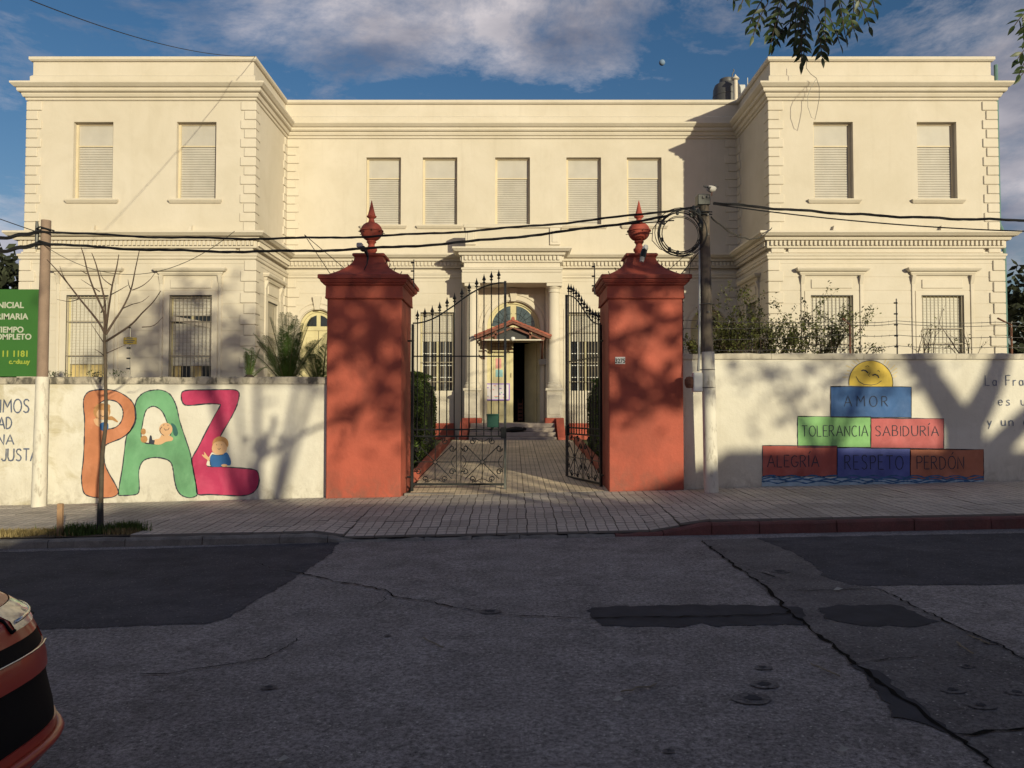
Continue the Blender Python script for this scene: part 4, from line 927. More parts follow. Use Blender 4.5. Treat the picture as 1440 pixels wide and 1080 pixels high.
# ------------------------------------------------------------------ iron gate leaves
GW = 1.70
tipz = [hz(370 + t/3.175, 13.75) for t in (215, 205, 195, 178, 158, 138, 116, 90, 72, 54, 41, 34)]
railz = [hz(370 + t/3.175, 13.75) for t in (268, 262, 250, 233, 210, 188, 163, 140, 120, 105, 95, 88)]
def gate(loc, rz, label):
    G = empty('iron_gate', loc, label, 'gate', 'wrought iron leaves of the entrance gate')
    zb = .05; o0 = Vector(loc); zz = lambda z: z - loc[2]
    def bld(mb, n, mt, par=G, sm=None):
        lo = [min(p[i] for p in mb.v) for i in range(3)]; hi = [max(p[i] for p in mb.v) for i in range(3)]
        c = Vector([(a+b)/2 for a, b in zip(lo, hi)])
        me = mb.build(n, mt, mesh_only=True, origin=c); ob = bpy.data.objects.new(n, me); col.objects.link(ob)
        ob.parent = par; pl = LP_.get(par.name, Vector((0, 0, 0))); ob.location = c - pl; LP_[ob.name] = c
        return ob
    LP_ = {}
    xsb = [.105 + .1325*i for i in range(12)]
    zl, zr = zz(railz[0] - .02), zz(railz[-1] + .03)
    ztop = lambda x: zz(railz[0]) if x <= xsb[0] else (zz(railz[-1]) if x >= xsb[-1] else (lambda k, f: zz(railz[k]*(1-f) + railz[k+1]*f))(int((x-xsb[0])/.1325) if (x-xsb[0])/.1325 < 11 else 10, ((x-xsb[0])/.1325) - (int((x-xsb[0])/.1325) if (x-xsb[0])/.1325 < 11 else 10)))
    fr = bld(MB().box(0, .045, -.022, .022, zb, zl), 'stile', M['iron']); bld(MB().box(GW-.045, GW, -.022, .022, zb, zr), 'stile', M['ironw'])
    m = MB(); pts = [(.02 + (GW-.04)*i/40, 0, ztop(.02 + (GW-.04)*i/40)) for i in range(41)]; m.tube(pts, .014, 6); bld(m, 'top_rail', M['iron'])
    ZA, ZB_ = zz(hz(681, 13.75)), zz(hz(613.5, 13.75)); ZC, ZD = zz(hz(604, 13.75)), zz(hz(501, 13.75))
    for z, h in ((ZA, .02), (ZB_, .014), (ZC, .014), (ZD, .011)): bld(MB().box(.046, GW-.046, -.014, .014, z-h, z+h), 'rail', M['iron'])
    sh = MB(); sh.lathe([(.012, 0), (.028, .01), (.03, .022), (.014, .035), (.012, .045), (.034, .065), (.036, .075), (.022, .10), (.008, .145), (.002, .175)], n=8); shm = sh.build('spearhead', M['iron'], mesh_only=True, origin=(0, 0, 0))
    bs = []
    for i, x in enumerate(xsb):
        zt = zz(tipz[i]) - .15; b = bld(MB().tube([(x, 0, ZB_), (x, 0, zt)], .0115, 6), 'bar', M['iron'])
        s_ = bpy.data.objects.new('spearhead', shm); col.objects.link(s_); s_.parent = b; s_.location = Vector((x, 0, zt)) - LP_[b.name]; s_.scale = (1, 1, 1)
        b2 = None
    # lower scroll panel: two star rosettes with C scrolls in the corners
    z0, z1 = ZA + .02, ZB_ - .014; hgt = z1 - z0; xa, xb = .05, GW - .05
    cells = [(xa, xa + (xb-xa)*.475), (xa + (xb-xa)*.525, xb)]
    mid = (cells[0][1] + cells[1][0]) / 2
    for xm in (cells[0][1], cells[1][0]): bld(MB().tube([(xm, 0, z0), (xm, 0, z1)], .008, 5), 'divider', M['iron'])
    def spiral(cx, cz, r, a0, turns, sgn, tail):
        pts = []; n = 14
        for i in range(n+1):
            t = i/n; a = a0 + sgn*turns*2*PI*t; rr = r*(.18 + .82*t); pts.append((cx + rr*math.cos(a), 0, cz + rr*math.sin(a)))
        return pts
    for (a, b) in cells:
        cx, cz, w = (a+b)/2, z0 + hgt*.46, (b-a)
        r_ = MB()
        for k in range(8):
            an = PI/4*k; ex, ez = math.cos(an), math.sin(an)
            L = min(w/2/abs(ex) if abs(ex) > .01 else 9, (z1-cz)/ez if ez > .01 else ((cz-z0)/-ez if ez < -.01 else 9)) * (.96 if k % 2 == 0 else .80)
            ray = MB(); ray.tube([(cx+ex*.03, 0, cz+ez*.03), (cx+ex*L*.3, 0, cz+ez*L*.3), (cx+ex*L*.62, 0, cz+ez*L*.62), (cx+ex*L, 0, cz+ez*L)], [.012, .007, .009, .006], 5); bld(ray, 'ray', M['iron'])
        b_ = MB(); b_.tube([(cx+.035*math.cos(q*PI/6), 0, cz+.035*math.sin(q*PI/6)) for q in range(13)], .009, 5); bld(b_, 'boss', M['iron'])
        for sx in (-1, 1):
            for sz in (-1, 1):
                zz0 = z0 if sz < 0 else z1
                for (dx, dz, rr, ph, sg) in ((.075, .20, .066, PI/2, 1), (.20, .075, .066, 0, -1)):
                    X_, Z_ = (a if sx < 0 else b) + (-sx)*dx, zz0 - sz*dz
                    pts = spiral(0, 0, rr, 0, 1.25, 1, 0)
                    pts = [(p[0], 0, p[2]) for p in pts]
                    if dx > dz: tr = lambda p: (X_ + sx*p[0]*-1, 0, Z_ + sz*p[2])
                    else: tr = lambda p: (X_ + sx*p[2], 0, Z_ - sz*p[0])
                    sm = MB(); q = [tr(p) for p in pts]; q.append(((q[-1][0]+cx)/2*.35 + q[-1][0]*.65, 0, (q[-1][2]+cz)/2*.35 + q[-1][2]*.65)); sm.tube(q, .009, 5); bld(sm, 'scroll', M['iron'])
        for sx in (-1, 1):                              # mid-side C scrolls
            q = [(cx + sx*(w/2 - .02 - .07*math.sin(PI*i/10)), 0, cz - .12 + .24*i/10) for i in range(11)]; bld(MB().tube(q, .007, 5), 'scroll', M['iron'])
            q = [(cx - .13 + .26*i/10, 0, (z0 + .015 + .06*math.sin(PI*i/10)) if sx < 0 else (z1 - .015 - .06*math.sin(PI*i/10))) for i in range(11)]; bld(MB().tube(q, .007, 5), 'scroll', M['iron'])
    for z in (zb + .25, zl - .3): bld(MB().tube([(-.07, 0, z), (.02, 0, z)], .018, 6), 'hinge', M['iron'])
    bld(MB().bbox(GW-.10, GW-.0, -.03, .03, ZC-.16, ZC+.04, .005), 'lock_box', M['iron']); bld(MB().bbox(GW-.3, GW-.05, -.05, .02, zb-.03, zb+.02, .005), 'drop_bolt', M['iron'])
    G.rotation_euler = (0, 0, rz)
    return G
gate((-1.80, 13.75, .17), 0, 'closed left leaf of the black wrought iron gate with rising spear tips')
gate((1.60, 13.80, .20), math.radians(107.5), 'right leaf of the black wrought iron gate standing open inwards')
mbx = empty('mailbox', (-.36, 13.68, 1.2), 'dark green metal mailbox fixed to bars of the closed gate leaf', 'mailbox')
xa, _, zt = at(685, 583, 13.66); xb, _, zb = at(701, 601, 13.66)
MB().bbox(xa, xb, 13.60, 13.72, zb, zt, .01).build('body', M['green_box'], mbx); MB().bbox(xa-.01, xb+.01, 13.585, 13.72, zt-.02, zt+.012, .006).build('lid', M['green_box'], mbx); MB().tube([((xa+xb)/2, 13.66, zb), ((xa+xb)/2, 13.66, zb-.05)], .02, 6).build('lock', M['iron'], mbx)
# threshold strip at the gate
tag(MB().bbox(-1.88, 1.66, 13.42, 13.56, .12, .215, .01).build('gate_threshold', M['kerb']), kind='structure')
# ------------------------------------------------------------------ whitewashed boundary walls with murals
YWF = 13.35
ZL, ZR_ = 2.24, 2.645
def bwall(x0, x1, zt, cop, label, cmat):
    E = empty('boundary_wall', ((x0+x1)/2, YWF+.12, ZW((x0+x1)/2)), label, 'wall')
    m = MB(); n = 24; L = []
    for i in range(n+1):
        x = x0 + (x1-x0)*i/n; L.append([(x, YWF, ZW(x)-.2), (x, YWF, ZW(x)+.2), (x, YWF, zt-cop), (x, YWF+.24, zt-cop), (x, YWF+.24, ZW(x)-.2)])
    m.loft(L, True, True); m.build('wall_face', M['wwall'], E)
    # coping in lengths with a rough upper edge
    x = x0
    while x < x1 - .1:
        Lx = min(1.6, x1 - x); r = []; k = 8
        for i in range(k+1):
            u = x + .003 + (Lx-.006)*i/k; t = zt + random.uniform(-.012, .008)
            r.append([(u, YWF-.035, zt-cop+.001), (u, YWF-.04, zt-.015), (u, YWF-.02, t), (u, YWF+.26, t-.005), (u, YWF+.27, zt-cop+.001)])
        m = MB(); m.loft(r, True, True); m.build('coping_block', cmat, E); x += Lx
    return E
WLft = bwall(-16, PLx-.6, ZL, .125, 'whitewashed left boundary wall painted with the big word PAZ', M['coping'])
WRgt = bwall(PRx+.6, 16, ZR_, .10, 'whitewashed right boundary wall with painted word blocks and a smiling sun', M['coping2'])
def wp(px, py): x, y, z = at(px, py, YWF); return (x, z)
def smooth_loop(P, n=4):
    out = []; k = len(P)
    for i in range(k):
        p0, p1, p2, p3 = P[i-1], P[i], P[(i+1) % k], P[(i+2) % k]
        for j in range(n):
            t = j/n
            out.append(tuple(.5*((2*p1[a]) + (-p0[a]+p2[a])*t + (2*p0[a]-5*p1[a]+4*p2[a]-p3[a])*t*t + (-p0[a]+3*p1[a]-3*p2[a]+p3[a])*t**3) for a in (0, 1)))
    return out
def painted(name, mt, parent, loop, holes=(), dy=.003, label=None):
    rings = [[Vector((x, z, 0)) for x, z in r] for r in (loop, *holes)]
    tr = tessellate_polygon(rings); fl = [p for r in rings for p in r]
    m = MB(); m.add([(p.x, YWF - dy, p.y) for p in fl], [tuple(t) for t in tr]); o = m.build(name, mt, parent)
    if label: o['label'] = label
    return o
def stroke(pl, w, dy=.006, closed=False, var=.25):
    m = MB()
    if closed: pl = pl + [pl[0], pl[1]]
    L = []
    for i, p in enumerate(pl):
        a, b = pl[max(0, i-1)], pl[min(len(pl)-1, i+1)]; d = Vector((b[0]-a[0], b[1]-a[1]))
        d = d.normalized() if d.length > 1e-9 else Vector((1, 0)); ww = w/2*random.uniform(1-var, 1+var)
        L.append([(p[0]-d.y*ww, YWF-dy, p[1]+d.x*ww), (p[0]+d.y*ww, YWF-dy, p[1]-d.x*ww)])
    m.loft(L, closed=False); return m
def paint(name, c, var=.18, sc_=2.2):
    return mat(name, c, .8, var, sc_, stain=tuple(min(1, x*1.5+.08) for x in c), samt=.35, sscale=(3, 3, 2), srange=(.45, .7), bmp=.3, bscale=12.)
M['p_or'] = paint('orange_mural_paint', (.47, .18, .09)); M['p_gr'] = paint('green_mural_paint', (.13, .31, .165), .25, 1.6); M['p_pk'] = paint('magenta_mural_paint', (.42, .035, .105), .15, 1.6)
M['p_bl'] = paint('blue_mural_paint', (.04, .105, .27), .25); M['p_lg'] = paint('light_green_mural_paint', (.20, .41, .16), .15); M['p_pp'] = paint('salmon_pink_mural_paint', (.42, .105, .11), .2)
M['p_rd'] = paint('brick_red_mural_paint', (.36, .085, .07)); M['p_in'] = paint('indigo_mural_paint', (.085, .105, .33)); M['p_br'] = paint('rust_mural_paint', (.42, .15, .09)); M['p_ye'] = paint('yellow_mural_paint', (.66, .47, .08))
M['p_ink'] = mat('dark_outline_paint', (.035, .04, .06), .8, .3, 10.); M['p_let'] = mat('grey_blue_lettering_paint', (.10, .12, .19), .8, .25, 8.)
M['p_sea'] = mat('sea_blue_paint', (.05, .13, .28), .8, .3, 6.); M['p_sea2'] = mat('pale_sea_paint', (.38, .50, .60), .8, .2, 6.)
M['p_skin'] = mat('skin_tone_paint', (.62, .38, .22), .8, .08); M['p_hair'] = mat('sandy_hair_paint', (.42, .22, .09), .8, .15, 20.); M['p_shirt'] = mat('blue_shirt_paint', (.03, .12, .33), .8, .15); M['p_wht'] = mat('white_mural_paint', (.68, .64, .56), .85, .05); M['p_teal'] = mat('teal_hair_paint', (.04, .13, .12), .8, .2)
def zp(x, y): return wp(100 + x/5.143, 530 + y/5.143)
def zl(P, n=4): return smooth_loop([zp(*p) for p in P], n)
Pp = [(92,165),(112,122),(150,100),(230,92),(320,100),(400,140),(450,190),(471,260),(465,330),(430,390),(370,440),(300,470),(255,492),(241,530),(245,620),(272,690),(318,770),(342,825),(330,855),(285,872),(200,874),(130,862),(95,838),(80,780),(78,700),(90,600),(95,500),(98,400),(99,300),(92,230)]
Ph = [(185,230),(210,190),(255,168),(320,175),(362,210),(378,260),(365,320),(330,360),(280,376),(230,370),(200,330),(180,280)]
Pa = [(345,848),(350,790),(375,640),(400,440),(430,390),(465,310),(463,225),(480,160),(530,113),(600,95),(660,97),(715,125),(750,180),(770,240),(790,330),(830,450),(865,560),(885,680),(905,780),(913,848),(890,868),(850,873),(800,855),(768,815),(750,750),(735,650),(712,608),(660,588),(600,583),(540,597),(507,630),(491,690),(495,790),(488,838),(455,853),(400,857),(352,857)]
Ah = [(540,250),(570,220),(605,213),(645,235),(672,270),(700,340),(722,400),(700,450),(650,482),(560,482),(520,465),(508,420),(520,330)]
Pz = [(798,150),(805,110),(850,96),(950,94),(1100,92),(1180,93),(1213,110),(1215,150),(1195,220),(1150,310),(1080,430),(1020,560),(988,636),(1010,648),(1100,650),(1250,661),(1330,672),(1355,700),(1360,760),(1340,812),(1300,845),(1230,860),(1100,855),(1000,850),(918,848),(905,780),(888,680),(875,595),(920,510),(980,390),(1050,260),(1078,212),(1068,197),(980,195),(860,206),(815,196)]
Pa = Pa; 
painted('painted_letter', M['p_pk'], WLft, zl(Pz), label='magenta letter Z')
painted('painted_letter', M['p_or'], WLft, zl(Pp), [zl(Ph)], .0045, 'orange letter P'); painted('painted_letter', M['p_gr'], WLft, zl(Pa), [zl(Ah)], .006, 'green letter A')
for loop in (Pz, Pp, Ph, Pa, Ah): stroke(zl(loop, 5), .018, .008, True, .45).build('letter_outline', M['p_ink'], WLft)
# plain painted children, simple shapes of the mural's size and colours
def blob(mt, P, dy): return painted('painted_child', mt, WLft, zl(P, 3), dy=dy)
def circ(cx, cy, rx, ry=None, n=10): ry = ry or rx; return [(cx+rx*math.cos(2*PI*i/n), cy+ry*math.sin(2*PI*i/n)) for i in range(n)]
blob(M['p_hair'], circ(225, 250, 62, 60), .010); blob(M['p_skin'], circ(232, 268, 46, 42), .012); blob(M['p_hair'], [(200,215),(250,195),(285,205),(275,235),(215,240)], .014)
blob(M['p_shirt'], [(215,335),(265,330),(272,372),(250,392),(215,380)], .012); blob(M['p_skin'], [(185,300),(210,310),(225,345),(205,360),(180,345),(165,310)], .0115); blob(M['p_hair'], [(270,290),(300,285),(340,320),(335,328),(300,312),(270,310)], .012)
blob(M['p_teal'], [(725,335),(755,350),(775,400),(765,428),(745,420),(735,380)], .010); blob(M['p_skin'], circ(687, 378, 48, 46), .012); blob(M['p_skin'], [(600,455),(640,445),(660,415),(700,420),(738,440),(730,462),(690,468),(650,488),(605,486)], .011)
blob(M['p_wht'], circ(552, 430, 18, 22), .0115); blob(M['p_ink'], [(565,470),(572,425),(585,428),(590,455),(606,458),(600,484),(568,482)], .0115); blob(M['p_hair'], circ(525, 395, 18, 22), .012); blob(M['p_hair'], circ(530, 450, 25, 26), .012)
blob(M['p_wht'], [(1000,640),(980,632),(1000,580),(1020,545),(1030,560),(1010,600)], .010); blob(M['p_skin'], [(955,575),(948,560),(965,565),(962,540),(975,555),(990,575),(1015,590),(1005,612),(980,595)], .011)
blob(M['p_hair'], circ(1082, 482, 58, 52), .011); blob(M['p_skin'], [(1020,510),(1035,480),(1060,468),(1100,468),(1120,490),(1130,515),(1118,545),(1090,562),(1050,558),(1025,540)], .013)
blob(M['p_shirt'], [(1015,565),(1045,562),(1090,566),(1122,545),(1142,565),(1158,610),(1150,640),(1110,636),(1095,648),(1015,646),(1005,600)], .012); blob(M['p_skin'], circ(1110, 640, 22, 10), .0135)
for P in ([(675,372),(685,385),(705,382),(712,368)], [(668,350),(678,345)], [(698,348),(708,350)], [(215,275),(232,288),(248,278)], [(1062,518),(1072,524),(1084,517)], [(1052,492),(1058,490)], [(1088,490),(1094,492)], [(660,360),(648,375),(645,390),(655,410),(675,424)], [(1020,560),(1060,566),(1100,562)], [(1005,600),(1015,646)]): stroke([zp(*p) for p in P], .009, .016).build('face_line', M['p_ink'], WLft)
# single-stroke lettering
def arc(cx, cy, rx, ry, a0, a1, n=10): return [(cx+rx*math.cos(math.radians(a0+(a1-a0)*i/n)), cy+ry*math.sin(math.radians(a0+(a1-a0)*i/n))) for i in range(n+1)]
FT = {'A': (.75, [[(0,0),(.36,1),(.72,0)], [(.14,.36),(.6,.36)]]), 'B': (.6, [[(0,0),(0,1)], [(0,1),(.35,1),(.47,.85),(.42,.6),(.3,.54),(0,.53)], [(.3,.54),(.5,.42),(.52,.2),(.4,.03),(0,0)]]),
 'C': (.62, [arc(.33,.5,.33,.5,50,310)]), 'D': (.65, [[(0,0),(0,1)], [(0,1)]+arc(.12,.5,.45,.5,80,-80)+[(0,0)]]), 'E': (.52, [[(.48,1),(0,1),(0,0),(.5,0)], [(0,.52),(.4,.52)]]),
 'G': (.68, [arc(.34,.5,.34,.5,55,340)+[(.66,.42),(.4,.42)]]), 'I': (.12, [[(.03,0),(.03,1)]]), 'L': (.5, [[(0,1),(0,0),(.46,0)]]), 'M': (.8, [[(0,0),(.06,1),(.38,.4),(.7,1),(.76,0)]]),
 'N': (.66, [[(0,0),(.02,1),(.58,0),(.6,1)]]), 'O': (.75, [arc(.36,.5,.36,.5,90,450,16)]), 'P': (.55, [[(0,0),(0,1)], [(0,1),(.35,1),(.5,.85),(.5,.65),(.35,.5),(0,.48)]]),
 'R': (.62, [[(0,0),(0,1)], [(0,1),(.35,1),(.48,.85),(.48,.68),(.35,.54),(0,.5)], [(.2,.5),(.56,0)]]), 'S': (.56, [[(.5,.86),(.36,1),(.15,.98),(.03,.82),(.1,.62),(.4,.44),(.5,.26),(.42,.06),(.2,0),(0,.12)]]),
 'T': (.62, [[(0,1),(.62,1)], [(.31,1),(.31,0)]]), 'U': (.66, [[(0,1),(0,.3),(.12,.04),(.3,0),(.5,.06),(.6,.3),(.6,1)]]), 'J': (.5, [[(.45,1),(.45,.2),(.35,.02),(.15,0),(0,.18)]]), 'F': (.52, [[(.5,1),(0,1),(0,0)], [(0,.52),(.4,.52)]]),
 'a': (.5, [arc(.2,.27,.2,.27,20,380,12), [(.4,.55),(.42,0)]]), 'r': (.34, [[(0,0),(0,.55)], [(0,.36),(.12,.52),(.3,.52)]]), 't': (.36, [[(.15,.9),(.15,.08),(.3,.02)], [(0,.6),(.32,.6)]]), 'e': (.48, [[(.02,.3),(.4,.32)]+arc(.21,.28,.2,.28,10,320,10)]),
 's': (.4, [[(.34,.48),(.2,.56),(.05,.45),(.12,.32),(.3,.25),(.32,.08),(.15,0),(0,.08)]]), 'u': (.48, [[(0,.55),(.02,.12),(.15,0),(.33,.06),(.4,.2)], [(.4,.55),(.42,0)]]), 'n': (.48, [[(0,0),(0,.55)], [(0,.38),(.15,.55),(.33,.5),(.4,.35),(.4,0)]]),
 'y': (.45, [[(0,.55),(.2,.08)], [(.4,.55),(.08,-.3)]]), 'c': (.42, [arc(.2,.28,.2,.28,50,310)]), 'o': (.46, [arc(.2,.28,.2,.28,90,450,12)]), ' ': (.4, []), "i": (.1, [[(.03,0),(.03,.5)]])}
ACC = {'Í': 'I', 'Ó': 'O'}
def handtext(s, px0, px1, pyt, pyb, mt, w, parent, gap=.18, wob=.02, slope=0.):
    adv = [FT[ACC.get(c, c)][0] for c in s]; tot = sum(adv) + gap*(len(s)-1)
    x0, zt = wp(px0, pyt); x1, zb = wp(px1, pyb); k = (x1-x0)/tot; hh = zt - zb; x = 0
    for c, a in zip(s, adv):
        m = MB(); st_ = FT[ACC.get(c, c)][1] + ([[(a/2-.02, 1.12), (a/2+.14, 1.32)]] if c in ACC else [])
        jx, jy, js = random.uniform(-wob, wob), random.uniform(-wob, wob), random.uniform(.96, 1.04)
        for pl in st_:
            P = [(x0 + (x + jx + p[0])*k, zb + slope*x*k + (p[1]*js + jy)*hh) for p in pl]; P2 = []
            for i in range(len(P)-1):
                for j in range(3): t = j/3; P2.append((P[i][0]*(1-t)+P[i+1][0]*t, P[i][1]*(1-t)+P[i+1][1]*t))
            P2.append(P[-1]); s_ = stroke(P2, w, .009 + .001*random.random()); m.add(s_.v, s_.f)
        if m.v: m.build('lettering', mt, parent)
        x += a + gap
def block(px0, py0, px1, py1, mt, lb, dy=.003):
    c = [wp(px0, py0), wp(px1, py0+.6), wp(px1, py1), wp(px0, py1-.4)]
    painted('painted_block', mt, WRgt, c, dy=dy, label=lb)
    P = []
    for i in range(4):
        a, b = c[i], c[(i+1) % 4]
        for j in range(8): P.append((a[0]+(b[0]-a[0])*j/8+random.uniform(-.003, .003), a[1]+(b[1]-a[1])*j/8+random.uniform(-.003, .003)))
    stroke(P, .013, .006, True, .5).build('block_outline', M['p_ink'], WRgt)
M['ray'] = mat('faded_yellow_ray', (.66, .53, .28), .85)
cs, czz = wp(1224.5, 538); rs = 31/F*YWF
sun = [(cs + rs*math.cos(math.radians(a)), czz + rs*math.sin(math.radians(a))) for a in range(-12, 193, 8)]
painted('painted_sun', M['p_ye'], WRgt, sun, label='yellow smiling sun'); stroke(sun, .010, .006).build('sun_outline', M['p_ink'], WRgt)
for a in list(range(12, 60, 7)) + list(range(118, 172, 8)):
    r0, r1 = rs*1.04, rs*random.uniform(1.18, 1.42); stroke([(cs+r0*math.cos(math.radians(a)), czz+r0*math.sin(math.radians(a))), (cs+r1*math.cos(math.radians(a+3)), czz+r1*math.sin(math.radians(a+3)))], .014, .004).build('sun_ray', M['ray'], WRgt)
sp_ = lambda x, y: wp(1060 + x/4.235, 500 + y/4.235)
for P, w in (([(640,92),(650,86),(665,90),(680,104)], .022), ([(705,118),(722,112),(738,120),(744,134)], .022), ([(664,68),(675,60),(686,66)], .009), ([(735,92),(742,88),(748,98)], .009), ([(608,125),(625,155),(655,172),(700,176),(735,168),(760,150)], .009), ([(692,100),(682,118),(690,126)], .008)): stroke([sp_(*p) for p in P], w, .008).build('sun_face_line', M['p_ink'], WRgt)
block(1168, 543.5, 1281.5, 587, M['p_bl'], 'blue block AMOR'); block(1121.5, 585.5, 1224.5, 629, M['p_lg'], 'light green block TOLERANCIA', .0036); block(1224.5, 588, 1327, 631, M['p_pp'], 'pink block SABIDURIA', .0042)
block(1072, 626.5, 1177, 670, M['p_rd'], 'brick red block ALEGRIA', .0048); block(1177, 629.5, 1280, 675, M['p_in'], 'indigo block RESPETO', .0054); block(1280, 631.5, 1383, 675, M['p_br'], 'rust brown block PERDON', .0060)
handtext('AMOR', 1187, 1249, 557, 571.5, M['p_ink'], .012, WRgt, gap=.42); handtext('TOLERANCIA', 1127.5, 1221, 598.5, 613.5, M['p_ink'], .013, WRgt); handtext('SABIDURÍA', 1231, 1320, 599, 613, M['p_ink'], .013, WRgt)
handtext('ALEGRÍA', 1079, 1152, 640, 656.5, M['p_ink'], .015, WRgt); handtext('RESPETO', 1187.5, 1270, 640.5, 660, M['p_ink'], .015, WRgt, gap=.24); handtext('PERDÓN', 1289, 1356, 642, 659.5, M['p_ink'], .015, WRgt)
L1 = []
c = [wp(1071, 671), wp(1383, 675), wp(1383, 679.5), wp(1250, 682), wp(1071, 684)]; painted('painted_sea', M['p_sea2'], WRgt, c, dy=.008)
for row in range(4):
    P = []
    for i in range(120):
        px = 1071 + 312*i/119; ph = px/ (4.6 + row*.6) + row*1.7; P.append(wp(px, 672.5 + row*2.7 + 1.5*math.sin(px/300) + abs(math.sin(ph*.5))*-3.4 + (px-1071)*.004))
    stroke(P, .02, .011 + row*.001, var=.5).build('painted_wave', M['p_sea'], WRgt)
handtext('La Frater', 1385, 1466, 528, 542, M['p_let'], .014, WRgt, gap=.3); handtext('es una', 1403, 1466, 556, 570, M['p_let'], .013, WRgt, gap=.3); handtext('y un con', 1388, 1466, 585, 599, M['p_let'], .017, WRgt, gap=.3)
handtext('IMOS', 1, 42, 561, 580, M['p_let'], .024, WLft, gap=.16); handtext('AD', -2, 17.5, 587, 603, M['p_let'], .023, WLft, gap=.12); handtext('NA', -3, 20.5, 611, 625, M['p_let'], .023, WLft, gap=.14); handtext('JUSTA', 3, 54, 631, 648, M['p_let'], .024, WLft, gap=.14)
# green sign on the left wall
gs = empty('school_sign', (-9.3, 13.5, ZL), 'green school sign with white and yellow lettering behind the left pole', 'sign')
x0, _, zt = at(-150, 407, 13.5); x1, _, zb = at(52.5, 527, 13.5)
MB().bbox(x0, x1, 13.48, 13.52, ZL+.01, zt, .004).build('panel', M['banner'], gs)
for xx in (x0+.4, x1-.5): MB().box(xx-.025, xx+.025, 13.521, 13.56, ZL-.4, zt-.1).build('post', M['wire'], gs)
def sline(s, pxr, pyb, hpx, mt):
    x, y, z = at(pxr, pyb, 13.48); text_mesh('lettering', s, hpx/F*13.5/.70, x, 13.476, z, mt, gs, 'RIGHT', sx=1.0, bold=.004)
sline('INICIAL', 33.5, 433, 8.2, M['bannerw']); sline('PRIMARIA', 39.5, 449, 8.2, M['bannerw']); sline('TIEMPO', 33.5, 467.5, 8.0, M['bannerw']); sline('COMPLETO', 44.5, 477.3, 7.8, M['bannerw']); sline('11 1181', 41, 501.5, 8.4, M['bannery']); sline('c.edu.uy', 42, 511.5, 6.2, M['bannery'])
# ------------------------------------------------------------------ utility poles
px_, py_ = -7.99, 13.08
p1 = empty('utility_pole', (px_, py_, ZW(px_)), 'brown concrete utility pole with white base beside the green sign', 'utility pole', 'utility poles along the wall')
zt1 = hz(310, py_); zb1 = ZW(px_) - .1; zmid = hz(530, py_)
autosmooth(MB().tube([(px_, py_, zmid), (px_+.01, py_, zt1)], [.088, .078], 16).build('shaft', M['concrete'], p1)); autosmooth(MB().tube([(px_-.02, py_, zb1), (px_, py_, zmid)], [.118, .10], 16).build('painted_base', M['whitepole'], p1))
for z in (zt1-.16, zt1-.4): MB().tube([(px_-.12, py_-.06, z), (px_-.02, py_-.12, z+.02), (px_+.1, py_-.06, z-.01), (px_+.1, py_+.08, z)], .014, 5).build('clamp', M['iron'], p1)
MB().tube([(px_-.13, py_-.03, zt1-.02), (px_-.12, py_-.03, zt1-.2), (px_-.13, py_-.03, zt1-.5)], [.02, .035, .02], 6).build('insulator', M['iron'], p1)
qx, qy = 3.27, 12.86
p2 = empty('utility_pole', (qx, qy, ZW(qx)), 'dark weathered utility pole with white base right of the gate', 'utility pole', 'utility poles along the wall')
zt2 = hz(275, qy); zm2 = hz(495, qy)
autosmooth(MB().tube([(qx, qy, zm2), (qx-.04, qy, zt2)], [.10, .085], 16).build('shaft', M['woodpole'], p2)); autosmooth(MB().tube([(qx+.05, qy, ZW(qx)-.12), (qx+.01, qy, zm2)], [.122, .108], 16).build('painted_base', M['whitepole'], p2))
MB().bbox(qx-.16, qx+.05, qy-.1, qy+.1, zt2-.18, zt2-.0, .01).build('head_bracket', M['iron'], p2)
for (dx, dz) in ((-.07, -.06), (.0, -.05), (-.0, -.35), (.0, -.68), (.0, -1.98)): MB().lathe([(.001, -.02), (.022, -.018), (.022, .018), (.001, .02)], (qx+dx-.0, qy-.1, zt2+dz), 8).build('bolt', M['wire'], p2)
for dz in (-.3, -.34): MB().tube([(qx-.3, qy-.05, zt2+dz+.02), (qx-.1, qy-.11, zt2+dz), (qx+.08, qy-.08, zt2+dz)], .012, 5).build('strap', M['iron'], p2)
for (dx, dz) in ((-.24, -.28), (-.16, -.33), (-.12, -.5)): MB().tube([(qx+dx, qy-.1, zt2+dz+.08), (qx+dx+.01, qy-.1, zt2+dz), (qx+dx+.02, qy-.1, zt2+dz-.12)], [.02, .045, .02], 7).build('insulator', M['iron'], p2)
for z in (hz(428, qy), hz(520, qy), hz(545, qy)): MB().tube([(qx + .125*math.cos(a*PI/6), qy + .125*math.sin(a*PI/6), z) for a in range(13)], .006, 4).build('band', M['wire'], p2)
xc, yc, _ = at(982.5, 400, 12.86); cnd = MB(); cnd.tube([(xc+.03, yc, hz(335, 12.86)), (xc, yc, hz(500, 12.86)), (xc-.02, yc, hz(522, 12.86))], .022, 8)
tag(cnd.build('conduit', M['pvc'], smooth=True), 'pale grey conduit running down the dark right pole', 'conduit')
eb = empty('meter_box', (qx-.17, 12.8, 1.9), 'small cream meter box strapped to the right pole base', 'meter box')
xa, _, zt = at(975, 524, 12.8); xb, _, zb = at(988, 551, 12.8); MB().bbox(xa, xb, 12.78, 12.93, zb, zt, .012).build('cabinet', M['white'], eb); MB().lathe([(.001, -.1), (.06, -.09), (.085, -.03), (.085, .04), (.05, .09), (.001, .1)], (xa-.05, 12.86, (zt+zb)/2), 12).build('meter_dome', M['rust'], eb)
